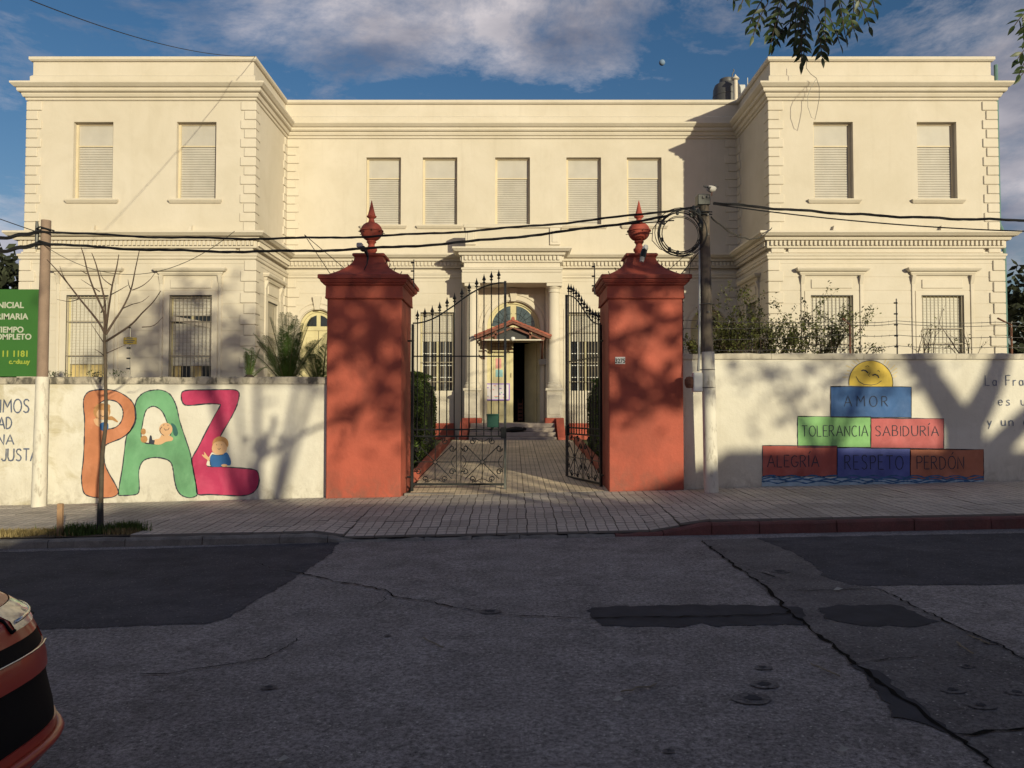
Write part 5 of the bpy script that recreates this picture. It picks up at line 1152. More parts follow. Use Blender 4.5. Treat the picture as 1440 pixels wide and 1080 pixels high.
# coil of spare cable hanging by the pole
cc_ = empty('cable_coil', (2.85, 12.8, 4.6), 'coil of black spare cable hanging left of the dark pole', 'cable')
cx0, _, cz0 = at(957, 328, 12.78)
for i in range(6):
    r = .30 + .022*i; ox, oz = random.uniform(-.03, .03), random.uniform(-.03, .03); tl = random.uniform(-.2, .2)
    MB().tube([(cx0+ox+r*1.02*math.cos(a*PI/16), 12.78 + .05*math.sin(a*PI/16+i) - .01*i + tl*.1*math.cos(a*PI/16), cz0+oz+r*math.sin(a*PI/16)) for a in range(33)], random.choice((.009, .012, .007)), 5).build('loop', M['cable'], cc_)
for a in (20, 60, 100, 150, 200, 235, 260, 320): MB().lathe([(.004, -.04), (.026, -.03), (.026, .03), (.004, .04)], (cx0+.34*math.cos(math.radians(a)), 12.74, cz0+.34*math.sin(math.radians(a))), 6).build('cable_tie', M['iron'], cc_)
# pigeon on the pole
bd = empty('bird', (qx-.03, qy, zt2+.0), 'grey and white bird perched on top of the dark pole', 'bird')
M['feather'] = mat('grey_feathers', (.42, .40, .39), .8, .2, 20.); M['featherd'] = mat('dark_feathers', (.05, .05, .055), .8, .2, 20.)
bx, by, bz = at(1000, 266, qy)
b_ = MB(); b_.tube([(bx-.085, by, bz+.03), (bx-.05, by, bz+.015), (bx, by, bz), (bx+.05, by, bz+.01), (bx+.07, by, bz+.03)], [.012, .05, .062, .048, .03], 10); bo = b_.build('body', M['feather'], bd, True)
b_ = MB(); b_.tube([(bx-.02, by-.04, bz-.005), (bx-.07, by-.02, bz+.03)], [.035, .02], 8).build('wing', M['featherd'], bo, True)
b_ = MB(); b_.tube([(bx+.055, by, bz+.03), (bx+.075, by, bz+.045), (bx+.095, by, bz+.045)], [.026, .028, .018], 10).build('head', M['featherd'], bo, True); MB().tube([(bx+.105, by, bz+.042), (bx+.13, by, bz+.035)], [.009, .002], 5).build('beak', M['iron'], bo)
b_ = MB(); b_.tube([(bx-.08, by, bz+.035), (bx-.13, by, bz+.055)], [.02, .014], 6).build('tail', M['featherd'], bo)
for s_ in (-1, 1): MB().tube([(bx+.01, by+s_*.015, bz-.05), (bx+.01, by+s_*.015, zt2)], .005, 4).build('leg', M['rust'], bo)
# ------------------------------------------------------------------ cables
def cable(label, A, Bp, sag, r, n=40, wob=.01, group='overhead cables crossing the facade', twist=True, name='overhead_cable', mt=None, bulge=None):
    A, Bp = Vector(A), Vector(Bp); m = MB()
    for s_ in ((0, 1, 2) if twist else (0,)):
        pts = []
        for i in range(n+1):
            t = i/n; p = A.lerp(Bp, t); p.z -= sag*4*t*(1-t); 
            if twist: a = t*(Bp-A).length*5 + s_*2*PI/3; p = p + Vector((0, math.cos(a)*r*.8, math.sin(a)*r*.8 + math.sin(t*40 + r*300)*wob))
            pts.append(p)
        m.tube(pts, r*.75 if twist else r, 6)
    return tag(m.build(name, mt or M['cable']), label, 'cable', group)
cable('upper thick black cable between the two utility poles', at(58, 325, 13.0), at(985, 290, 12.8), .30, .0145)
cable('lower thick black cable sagging between the utility poles', at(58, 342, 13.0), at(940, 304, 12.75), .33, .017)
cable('thick black cable running right from the dark pole', at(1003, 285, 12.8), at(1560, 309, 12.6), .10, .016)
cable('thin black cable falling away right of the dark pole', at(1003, 287, 12.75), at(1560, 327, 12.5), .12, .011, twist=False)
cable('upper thick cable leaving the frame left of the brown pole', at(-120, 345, 12.7), at(58, 325, 13.0), .05, .022)
cable('lower thick cable leaving the frame left of the brown pole', at(-120, 367, 12.7), at(58, 342, 13.0), .05, .024)
cable('thin cable above the thick ones at the far left', at(-120, 262, 12.5), at(58, 328, 13.0), .02, .008, twist=False)
cable('thin black cable descending from upper left onto the wing parapet', at(40, -1, 11.6), (-7.62, 22.5, 12.15), .25, .008, twist=False)
cable('thin cable drooping from the lower cable by the right pillar to the pole', at(800, 322, 12.9), at(948, 310, 12.75), -.0, .010, twist=False)
cable('loose thin cable looping in front of the left wing', at(62, 345, 13.0), at(330, 325, 13.2), .62, .005, n=24, twist=False)
cable('steep stay wire from the cable to the left pillar cap', at(428, 330, 13.0), at(465, 386, 13.3), .0, .006, n=6, twist=False)
cable('second stay wire from the cable to the left pillar slope', at(428, 330, 13.0), at(484, 377, 13.3), .0, .006, n=6, twist=False)
cable('stay wire from the pole down to the right pillar corner', at(985, 352, 12.9), at(956, 388, 13.3), .0, .008, n=6, twist=False)
cable('thin wire from the pole down to the right pillar slope', at(985, 340, 12.9), at(940, 380, 13.3), .0, .005, n=6, twist=False)
cable('wire hanging from the cable coil to the right pillar', at(973, 360, 12.9), at(968, 392, 13.3), .0, .005, n=6, twist=False)
cable('twisted wire from the dark pole towards the right wing', at(1000, 305, 12.9), (7.55, 22.2, 6.95), .35, .012, twist=True, n=40)
lp = MB(); lp.tube([at(928, 308, 12.8), at(918, 322, 12.8), at(917, 338, 12.8), at(928, 350, 12.8), at(950, 357, 12.8), at(972, 352, 12.8), at(984, 335, 12.8)], .007, 5); tag(lp.build('overhead_cable', M['cable']), 'loose loop of cable hanging below the coil beside the pole', 'cable', 'overhead cables crossing the facade')
# loose aerial lead hanging in loops over the right wing parapet
def hang(P, label, r=.012, Y=22.2): m = MB(); m.tube([at(p[0], p[1], Y) for p in P], r, 5); tag(m.build('loose_wire', M['wire']), label, 'wire')
hang([(1134, 76), (1134, 96), (1140, 104), (1148, 110), (1152, 122), (1152, 138), (1149, 155), (1146, 168), (1141, 165), (1136, 150), (1136, 135), (1141, 122), (1147, 112)], 'loose thin wire looping over the right wing parapet down to its left window', .008, 21.95)
# electric fence posts and their wires
def epost(px, pyt, pyb, Y, label, n=5):
    x, y, zt = at(px, pyt, Y); _, _, zb = at(px, pyb, Y)
    e = empty('fence_post', (x, Y, zb), label, 'fence post', 'electric fence posts on the walls')
    MB().tube([(x, Y, zb-.05), (x, Y, zt)], .011, 6).build('rod', M['wire'], e)
    for i in range(n): z = zb + (zt-zb)*(i+.6)/n; MB().tube([(x-.05, Y-.01, z), (x+.01, Y-.012, z)], .014, 6).build('insulator', M['iron'], e)
    return e
epost(183.5, 455, 527, 13.5, 'electric fence post with yellow sign on the left wall')
epost(582, 365, 400, 13.3, 'short electric fence post beside the left pillar cap', 3)
epost(836, 370, 410, 13.3, 'short electric fence post beside the right pillar cap', 3)
epost(1260.5, 420, 497, 13.5, 'electric fence post on the right wall between the two windows')
epost(960, 420, 497, 13.5, 'electric fence post just right of the right red pillar', 6)
x, y, z = at(183.5, 479.5, 13.47); ws = tag(MB().bbox(x-.115, x+.115, 13.45, 13.465, z-.06, z+.06, .003).build('warning_sign', mat('yellow_sign', (.22, .16, .03), .6)), 'small yellow electric fence warning sign hung on the wire over the left wall', 'sign')
for (a, b, c, d_) in ((-.06, .05, .03, .045), (-.085, .085, -.005, .012), (-.05, .06, -.035, -.02)): MB().box(x+a, x+b, 13.446, 13.4495, z+c, z+d_).build('print_line', M['p_ink'], ws)
def rpost(px, pyt, pyb, Y, lx, lz, label):
    x, y, zt = at(px, pyt, Y); _, _, zb = at(px, pyb, Y); m = MB(); m.tube([(x+lx, Y, zt+lz), (x, Y, zt), (x, Y, zb-.1)], .018, 5); tag(m.build('angle_post', M['rust']), label, 'fence post', 'rusty cranked posts behind the right wall')
rpost(1195, 457, 500, 13.6, -.13, .12, 'rusty cranked barbed wire post behind the bush'); rpost(1422, 457, 500, 13.6, -.24, .12, 'rusty cranked barbed wire post at the far right')
def barbed(P, label, Y=13.55):
    m = MB(); pts = [Vector(at(p[0], p[1], Y)) for p in P]; out = []
    for i in range(len(pts)-1):
        n = 14
        for j in range(n): t = j/n; q = pts[i].lerp(pts[i+1], t); q.z -= .03*4*t*(1-t); out.append(q)
    out.append(pts[-1]); m.tube(out, .005, 4)
    for q in out[::2]: m.tube([q + Vector((random.uniform(-.01, .01), 0, -.022)), q + Vector((random.uniform(-.01, .01), 0, .022))], .0035, 3)
    tag(m.build('barbed_wire', M['wire']), label, 'barbed wire', 'wire strands above the right wall')
barbed([(960, 450), (1190, 452), (1260, 451), (1400, 453), (1560, 448)], 'uppermost wire strand above the right wall'); barbed([(960, 462), (1190, 456), (1260, 455), (1400, 458), (1560, 455)], 'second wire strand above the right wall')
barbed([(960, 478), (1190, 470), (1260, 471), (1400, 474), (1560, 470)], 'third wire strand above the right wall'); barbed([(960, 492), (1190, 488), (1260, 486), (1400, 488), (1560, 485)], 'lowest wire strand above the right wall')
# ------------------------------------------------------------------ plants
def leafquads(m, c, n, sp, s0, s1, rnd=random):
    for _ in range(n):
        p = c + Vector((rnd.gauss(0, sp[0]), rnd.gauss(0, sp[1]), rnd.gauss(0, sp[2])))
        a = Vector((rnd.uniform(-1, 1), rnd.uniform(-1, 1), rnd.uniform(-1, 1))).normalized(); b = a.cross(Vector((rnd.uniform(-1, 1), rnd.uniform(-1, 1), rnd.uniform(-1, 1)))).normalized()
        s = rnd.uniform(s0, s1); m.add([tuple(p - a*s), tuple(p + b*s*.45), tuple(p + a*s), tuple(p - b*s*.45)], [(0, 1, 2, 3)])
def hedge(x0, x1, y0, y1, zt, label):
    E = empty('hedge', ((x0+x1)/2, (y0+y1)/2, GZ(y0)), label, 'hedge', 'clipped hedges beside the garden path')
    rng = random.Random(int(x0*10)); cx, cy = (x0+x1)/2, (y0+y1)/2; hx, hy = (x1-x0)/2, (y1-y0)/2; zb = GZ(y0) - .05; hz_ = (zt - zb)
    def pt(a, t, k=1.):                                 # superellipse column with rounded shoulder
        ca, sa = math.cos(a), math.sin(a); e = .42
        rx = math.copysign(abs(ca)**e, ca); ry = math.copysign(abs(sa)**e, sa)
        s = 1 if t < .72 else math.sqrt(max(0, 1 - ((t-.72)/.28)**2.2)); w = 1 + .04*math.sin(5*a + t*9) + .03*math.sin(11*a - t*17)
        return Vector((cx + hx*rx*s*w*k, cy + hy*ry*s*w*k, zb + hz_*t*(.5+.5*k) + .02*math.sin(7*a)))
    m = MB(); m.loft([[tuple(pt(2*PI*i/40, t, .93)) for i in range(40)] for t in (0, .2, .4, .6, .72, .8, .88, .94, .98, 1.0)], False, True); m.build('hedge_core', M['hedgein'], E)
    m = MB()
    for _ in range(9000):
        a = rng.uniform(0, 2*PI); t = rng.random()**.8; p = pt(a, t, rng.uniform(.92, 1.02))
        if rng.random() < .2: t = rng.uniform(.85, 1); r_ = math.sqrt(rng.random()); q = pt(a, t, 1); p = Vector((cx + (q.x-cx)*r_, cy + (q.y-cy)*r_, zt - .25*hz_*.28*(1-t) + rng.uniform(-.02, .03)))
        leafquads(m, p, 1, (.01, .01, .01), .02, .045, rng)
    tag(m.build('hedge_leaves', M['hedge'], E), kind='stuff')
hedge(-2.85, -1.98, 16.9, 20.6, 2.52, 'tall clipped dark green hedge behind the closed gate leaf')
hedge(1.98, 2.8, 17.2, 20.6, 2.42, 'tall clipped dark green hedge behind the open gate leaf')
def palm(x, y, z, n, L, label):
    E = empty('palm', (x, y, z), label, 'palm'); rng = random.Random(5)
    MB().lathe([(.18, -.6), (.2, 0), (.16, .25), (.05, .35)], (x, y, z), 12).build('trunk', M['bark'], E)
    for k in range(n):
        a = 2*PI*k/n*1.0 + rng.uniform(-.15, .15); el = rng.uniform(.85, 1.5); Lk = L*rng.uniform(.75, 1.05); pts = []
        for i in range(15):
            t = i/14; r = Lk*t*math.cos(el)*(1 + .15*t); zz = Lk*t*math.sin(el) - Lk*.34*t*t*math.cos(el)*1.2
            pts.append(Vector((x + r*math.cos(a), y + r*math.sin(a), z + .2 + zz)))
        st_ = MB(); st_.tube(pts, [.016 - .012*i/14 for i in range(15)], 5); so_ = st_.build('frond', M['palmstem'], E)
        lf_ = MB(); nl_ = max(16, int(28*L))
        for i in range(nl_):
            t = .14 + .86*i/(nl_-1); f = t*14; j = min(13, int(f)); p = pts[j].lerp(pts[j+1], f-j); d = (pts[j+1]-pts[j]).normalized(); side = d.cross(Vector((0, 0, 1))).normalized(); up = side.cross(d).normalized()
            ll = min(.36, .24*L)*math.sin(PI*min(1, .18+t*.80))**.6*rng.uniform(.85, 1.1)
            for s_ in (-1, 1):
                dr = (side*s_*.72 + d*.9 + up*.22 + Vector((0, 0, -.05))).normalized(); w = d*.0075
                q1 = p + dr*ll*.5; q2 = p + dr*ll + Vector((0, 0, -.03)); lf_.add([tuple(p-w*.6), tuple(p+w*.6), tuple(q1+w), tuple(q1-w), tuple(q2)], [(0, 1, 2, 3), (3, 2, 4)])
        tag(lf_.build('leaflets', M['palm'], so_), kind='stuff')
palm(*at(404, 566, 15.6), 19, 1.75, 'green date palm rising behind the left wall beside the red pillar')
palm(*at(452, 575, 16.4), 12, 1.6, 'smaller dark palm squeezed between the big palm and left pillar')
palm(*at(350, 552, 15.0), 7, .75, 'little spiky palm at the left of the big palm')
def twig(m, p, d, L, r, rng, depth, ends):
    n = 5; pts = [p]; 
    for i in range(n):
        d = (d + Vector((rng.uniform(-.22, .22), rng.uniform(-.22, .22), rng.uniform(-.12, .14)))).normalized(); pts.append(pts[-1] + d*L/n); ends.append((pts[-1], d))
    m.tube(pts, [r*(1-.75*i/n) for i in range(n+1)], 4)
    if depth:
        for _ in range(rng.choice((2, 3, 3))):
            k = rng.randint(1, n); nd = (d + Vector((rng.uniform(-1, 1), rng.uniform(-1, 1), rng.uniform(-.2, .7)))*.8).normalized(); twig(m, pts[k], nd, L*rng.uniform(.45, .7), r*.5, rng, depth-1, ends)
def bush(px0, px1, pb, hh, Y, n, nl, label, seed, lean=(0, 0, 0), cat='bush', lm='leafb', ls=(.018, .038), dep=2):
    rng = random.Random(seed); x0, _, z0 = at(px0, pb, Y); x1, _, _ = at(px1, pb, Y)
    E = empty('bush' if cat == 'bush' else 'weed', ((x0+x1)/2, Y, z0), label, cat); m = MB(); ends = []
    for i in range(n):
        x = rng.uniform(x0 + (x1-x0)*.12, x1 - (x1-x0)*.12) ; p = Vector((x, Y + rng.uniform(-.15, .5), z0)); d = (Vector(((x-(x0+x1)/2)/(x1-x0)*1.6 + rng.uniform(-.3, .3), rng.uniform(-.3, .3), 1)) + Vector(lean)).normalized()
        twig(m, p, d, hh*rng.uniform(.55, 1.1), .012 if hh > .5 else .006, rng, dep, ends)
    tag(m.build('twigs', M['twig'], E), kind='stuff')
    if nl:
        m = MB()
        for _ in range(nl): p, d = rng.choice(ends); leafquads(m, p, 1, (.03, .03, .03), ls[0], ls[1], rng)
        tag(m.build('leaves', M[lm], E), kind='stuff')
bush(1012, 1200, 520, .95, 14.3, 50, 8000, 'straggly green bush with bare twigs leaning over the right wall', 3)
bush(955, 1090, 515, .50, 14.5, 22, 3000, 'low green undergrowth behind the wall between pole and big bush', 4, (-.3, 0, 0))
bush(1205, 1245, 500, .26, 13.75, 10, 140, 'small leafy weed on the right wall above the painted sun', 5, cat='weed', dep=1)
bush(1290, 1322, 500, .60, 13.8, 5, 30, 'bare upright weed in front of the rightmost lower window', 6, cat='weed', dep=2)
bush(1350, 1375, 500, .62, 13.8, 3, 20, 'bare feathery weed right of the rightmost lower window', 7, cat='weed', dep=2)
bush(1376, 1396, 500, .45, 13.8, 2, 10, 'thin bare weed nearest the corrugated roof', 8, cat='weed', dep=2)
for px, nm in ((70, 'tiny dark weed on the wall coping right of the brown pole'), (122, 'tiny weed on the left coping under the yellow curtained window'), (150, 'tiny weed on the left coping beside the young tree')):
    bush(px-8, px+8, 530, .12, 13.48, 5, 60, nm, px, cat='weed', dep=1, lm='leaf', ls=(.012, .03))
# the young bare street tree
yt = empty('young_tree', (*at(143, 748, 10.36)[:2], 0), 'young leafless tree planted in the grass verge', 'tree')
def tl(*pp): return [Vector(at(a, b, 10.36 + c)) for a, b, c in pp]
def crv(P, k=3):
    out = []
    for i in range(len(P)-1):
        p0, p1, p2, p3 = P[max(0, i-1)], P[i], P[i+1], P[min(len(P)-1, i+2)]
        for j in range(k): t = j/k; out.append(.5*((2*p1) + (p2-p0)*t + (2*p0-5*p1+4*p2-p3)*t*t + (3*p1-p0-3*p2+p3)*t**3))
    return out + [P[-1]]
tp = crv(tl((141, 752, 0), (142, 705, 0), (144, 640, .01), (149, 590, .0), (148, 520, 0), (147, 470, 0)))
tr = MB(); tr.tube(tp, [.035 - .017*i/(len(tp)-1) for i in range(len(tp))], 8); trk = tr.build('trunk', M['bark'], yt, True)
MB().tube([tp[0] + Vector((0, 0, -.05)), tp[0] + Vector((0, -.01, .2)), tp[0] + Vector((.0, -.01, .43))], [.043, .043, .038], 10).build('trunk_sleeve', M['lead'], yt)
BR = [((148, 470, 0), (138, 452, .05), (112, 420, .15), (95, 398, .2), (80, 380, .25), (66, 365, .3)), ((148, 470, 0), (146, 440, -.1), (135, 415, -.2), (124, 385, -.3), (118, 360, -.35), (114, 348, -.4)), ((147, 470, 0), (148, 430, .1), (142, 400, .1), (135, 372, .15), (129, 356, .2)),
      ((148, 468, 0), (153, 432, -.1), (158, 400, -.2), (164, 376, -.25), (167, 358, -.3)), ((149, 470, 0), (160, 452, .1), (172, 434, .15), (184, 408, .2), (190, 380, .2), (196, 352, .2)), ((149, 480, 0), (165, 470, -.15), (185, 456, -.25), (200, 440, -.35), (215, 425, -.4), (226, 409, -.5)),
      ((149, 497, 0), (165, 490, .2), (178, 484, .3)), ((146, 482, 0), (138, 470, .15), (128, 455, .25)), ((186, 408, .2), (200, 402, .3), (212, 392, .35), (220, 380, .4)), ((172, 434, .15), (186, 428, 0), (200, 424, -.1), (210, 416, -.1)), ((155, 415, -.15), (168, 408, -.3), (180, 401, -.4)),
      ((95, 398, .2), (88, 386, .1), (84, 374, 0)), ((112, 420, .15), (98, 424, .25), (80, 421, .3)), ((140, 410, .1), (128, 402, .2), (114, 393, .25)), ((122, 385, -.3), (113, 380, -.4)), ((200, 460, -.35), (216, 458, -.4), (229, 446, -.5)), ((146, 500, 0), (140, 495, -.2), (133, 491, -.3)), ((158, 402, -.2), (145, 392, -.1), (140, 380, 0)), ((184, 408, .2), (181, 400, .1), (180, 393, 0)), ((142, 440, .1), (146, 430, .0), (150, 420, -.1))]
for i, b in enumerate(BR):
    P = crv(tl(*b)); r0 = .017 if i < 6 else .008; MB().tube(P, [r0*(1-.7*k/(len(P)-1)) for k in range(len(P))], 5).build('branch', M['twig'], yt)
tag(MB().bbox(*[v for v in (at(82, 750, 10.3)[0], at(89.5, 750, 10.3)[0])], 10.25, 10.30, -.12, hz(708, 10.27), .006).build('stake', mat('raw_wood', (.36, .22, .13), .85, .2, 8.)), 'short pale wooden stake standing in the dry grass verge', 'stake')
# ------------------------------------------------------------------ trees
def tree(name, x, y, z0, H_, crown, nleaf, label, seed, leafm='farleaf2', trunk=.22, fork=2.6, ls=(.10, .19), ncl=60, group=None):
    rng = random.Random(seed); E = empty(name, (x, y, z0), label, 'tree', group)
    tips = []
    t = MB(); pts = [Vector((x, y, z0-.2)), Vector((x+.03, y, z0+fork*.5)), Vector((x, y+.05, z0+fork))]; t.tube(pts, [trunk*1.15, trunk*.9, trunk*.85], 10); t.build('trunk', M['bark'], E, True)
    cz, rx, rz = crown; c = Vector((x, y, cz))
    for k in range(6):
        a = 2*PI*k/6 + rng.uniform(-.4, .4); e = Vector((c.x + rx*.7*math.cos(a), c.y + rx*.7*math.sin(a), c.z + rng.uniform(-.3, .7)*rz)); b0 = pts[-1]; mid = b0.lerp(e, .5) + Vector((math.cos(a)*.2, math.sin(a)*.2, .3))
        l = MB(); l.tube(crv([b0, b0.lerp(mid, .5), mid, e]), [trunk*.62, trunk*.55, trunk*.5, trunk*.45, trunk*.4, trunk*.33, trunk*.27, trunk*.2, trunk*.15, trunk*.1], 7); l.build('limb', M['bark'], E, True)
    m = MB()
    for _ in range(ncl):
        while True:
            v = Vector((rng.uniform(-1, 1), rng.uniform(-1, 1), rng.uniform(-1, 1)))
            if .3 < v.length < 1: break
        p = c + Vector((v.x*rx, v.y*rx, v.z*rz)); s = rng.uniform(.25, .6)
        leafquads(m, p, nleaf // ncl, (s, s, s*.7), ls[0], ls[1], rng)
    tag(m.build('crown', M[leafm], E), kind='stuff')
    return E
g_ = 'trees across the street behind the camera'
tree('street_tree', 4.6, -2.9, -.1, 10, (8.6, 2.4, 2.6), 1500, 'tall leafy street tree opposite the school whose shade falls on the left wing', 11, trunk=.15, ncl=90, ls=(.13, .26))
tree('street_tree', 9.5, -3.2, .0, 10, (7.0, 3.3, 2.0), 1900, 'leafy street tree across the road shading the gate pillars', 12, ncl=74, trunk=.16, ls=(.13, .26))
tree('street_tree', 14.35, -2.7, .1, 8, (6.3, 1.5, 1.0), 280, 'smaller sparse street tree across the road, trunk standing in for a pole', 13, ncl=16, trunk=.11, fork=4.2)  # unseen; thin trunk placed to cast a roadside pole's shadow stripe
def bigfork(x, y, z0, label):
    E = empty('street_tree', (x, y, z0), label, 'tree'); t = MB()
    t.tube([(x-.05, y, z0-.3), (x-.03, y, z0+2.5), (x, y, z0+4.0), (x, y, z0+4.9)], [.56, .46, .33, .34], 14); t.build('trunk', M['bark'], E, True)
    for P in ([(-.05, 0, 4.6), (-.4, .0, 5.2), (-.85, .1, 5.75), (-1.4, 0, 6.6), (-2.0, 0, 8.0)], [(.05, 0, 4.6), (.35, 0, 5.1), (.6, 0, 5.7), (.75, 0, 6.6), (1.0, 0, 7.8)], [(.0, 0, 3.6), (.45, .1, 4.2), (1.0, .1, 4.75), (1.9, 0, 5.6), (2.6, 0, 6.6)]):
        Q = crv([Vector((x+a, y+b, z0+c)) for a, b, c in P]); MB().tube(Q, [.27 - .16*i/(len(Q)-1) for i in range(len(Q))], 9).build('limb', M['bark'], E, True)
    rng = random.Random(3); m = MB()
    for _ in range(26): p = Vector((x + rng.uniform(-2.8, 3.2), y + rng.uniform(-1.2, 1.2), z0 + rng.uniform(7.0, 8.3))); leafquads(m, p, 32, (.35, .35, .3), .08, .16, rng)
    tag(m.build('crown', M['farleaf2'], E), kind='stuff')
bigfork(16.3, -1.9, .25, 'thick forked street tree across the road throwing its trunk shadow on the mural wall')
# branch overhanging the camera
ot = empty('overhanging_tree', (3.1, 1.0, .05), 'tree beside the camera whose leafy branch hangs into the top of the frame', 'tree')
rng = random.Random(21)
MB().tube([(3.6, -.9, -.1), (3.55, -.9, 1.6), (3.4, -.7, 3.0), (3.1, -.2, 3.9)], [.17, .14, .12, .09], 10).build('trunk', M['bark'], ot, True)
bA = crv([Vector((3.1, -.2, 3.9)), Vector((2.6, 1.2, 4.15)), Vector((2.0, 2.3, 4.1)), Vector((1.55, 3.1, 3.75)), Vector((1.35, 3.35, 3.55))]); MB().tube(bA, [.06 - .05*i/(len(bA)-1) for i in range(len(bA))], 7).build('branch', M['twig'], ot, True)
bB = crv([Vector((3.1, -.2, 3.9)), Vector((3.2, 1.5, 4.1)), Vector((2.95, 3.0, 3.8)), Vector((2.55, 3.65, 3.4))]); MB().tube(bB, [.05 - .042*i/(len(bB)-1) for i in range(len(bB))], 7).build('branch', M['twig'], ot, True)
lm = MB(); pr = [(0, 0), (.22, .27), (.48, .34), (.76, .19), (1, 0)]
vs_ = [(0, 0, 0)]; 
lv = []; 
for t, w in pr: lv.append((t, w*.44, .05*math.sin(t*3)-.06*w))
lm.add([(t, 0, .04*math.sin(PI*t)) for t, w in pr] + [(t, w*.5, .04*math.sin(PI*t)+.07*w) for t, w in pr[1:4]] + [(t, -w*.5, .04*math.sin(PI*t)+.07*w) for t, w in pr[1:4]],
       [(0, 1, 5), (1, 2, 6, 5), (2, 3, 7, 6), (3, 4, 7), (0, 8, 1), (1, 8, 9, 2), (2, 9, 10, 3), (3, 10, 4)])
lmesh = lm.build('leaf', M['leaf'], mesh_only=True, origin=(0, 0, 0), smooth=True)
nleaf = 0
def sprig(px, py, Y, ang, L, n=9, px2=None):
    """one compound leaf: a drooping rachis with paired pointed leaflets"""
    global nleaf
    p = Vector(at(px, py, Y)); d = Vector((math.cos(ang), rng.uniform(-.25, .25), math.sin(ang))).normalized(); pts = [p]
    for i in range(6): d = (d + Vector((0, 0, -.13))).normalized(); pts.append(pts[-1] + d*L/6)
    ro = MB().tube(pts, .0022, 4).build('leaf_stalk', M['twig'], ot)
    for i in range(n):
        if nleaf >= 296: return
        t = (i//2 + 1)/(n//2 + 1) if i < n-1 else 1.; f = t*6; j = min(5, int(f)); q = pts[j].lerp(pts[j+1], f-j); dd = (pts[j+1]-pts[j]).normalized()
        side = dd.cross(Vector((rng.uniform(-.5, .5), 1, rng.uniform(-.5, .5)))).normalized() * (1 if i % 2 else -1)
        dr = (dd*.75 + side*.85 + Vector((0, rng.uniform(-.4, .4), -.25))).normalized() if i < n-1 else dd
        o = bpy.data.objects.new('leaf', lmesh); link(o, ro, q); s = rng.uniform(.042, .064)
        z_ = Vector((rng.uniform(-.8, .8), -1, rng.uniform(-.3, .9))).normalized(); y_ = z_.cross(dr).normalized(); z_ = dr.cross(y_)
        o.rotation_euler = Matrix((dr, y_, z_)).transposed().to_euler(); o.scale = (s, s, s); nleaf += 1
for a in [(1150, -12, 3.3, -2.3, .2), (1128, -5, 3.25, -2.0, .22), (1105, 5, 3.3, -2.2, .24), (1085, 0, 3.35, -2.35, .2), (1140, 20, 3.2, -1.9, .2), (1120, 30, 3.25, -1.7, .17), (1160, 15, 3.3, -1.5, .2), (1175, 5, 3.2, -1.25, .2), (1195, -5, 3.3, -1.0, .22),
          (1135, 45, 3.3, -1.7, .16), (1150, 40, 3.3, -1.3, .15), (1100, 25, 3.25, -2.0, .18), (1080, 22, 3.3, -2.2, .16), (1170, -10, 3.4, -1.1, .24), (1065, -12, 3.3, -2.4, .15), (1095, 45, 3.3, -1.9, .12), (1128, 60, 3.2, -1.6, .14), (1150, 62, 3.2, -1.35, .12), (1190, 30, 3.3, -1.2, .12),
          (1145, -25, 3.3, -1.9, .25), (1115, -20, 3.4, -2.1, .25), (1215, -15, 3.3, -1.1, .15), (1034, -14, 3.3, -1.7, .10), (1120, 12, 3.4, -1.6, .2), (1165, 40, 3.35, -1.0, .14), (1200, 5, 3.4, -1.5, .1), (1142, 5, 3.2, -2.1, .2), (1110, 50, 3.3, -2.5, .1)]:
    sprig(a[0], a[1] - 18, a[2], a[3], a[4]*.95, n=9 if a[4] > .15 else 7)
for a in [(1455, 8, 3.6, -2.7, .12), (1452, 25, 3.6, -2.2, .14), (1462, 55, 3.6, -2.8, .17), (1458, 62, 3.5, -2.3, .15), (1465, 85, 3.6, -2.9, .12), (1450, 15, 3.6, -2.0, .1)]: sprig(*a, n=7)
# far trees either side of the school
tree('broad_tree', -19.8, 28.5, .5, 7, (5.0, 2.6, 3.0), 4200, 'dark bushy tree beyond the far left corner of the school', 31, 'fartree', .25, 2.2, (.14, .26), 60)
tree('broad_tree', 21.2, 30, .9, 7, (4.6, 2.6, 3.0), 4200, 'dark bushy tree beyond the far right corner of the school', 32, 'fartree', .25, 2.2, (.14, .26), 60)
tree('broad_tree', -27, 40, .5, 7, (4.2, 3.5, 3.0), 3000, 'distant dark tree past the left side of the school', 33, 'fartree', .25, 2.2, (.14, .26), 50)
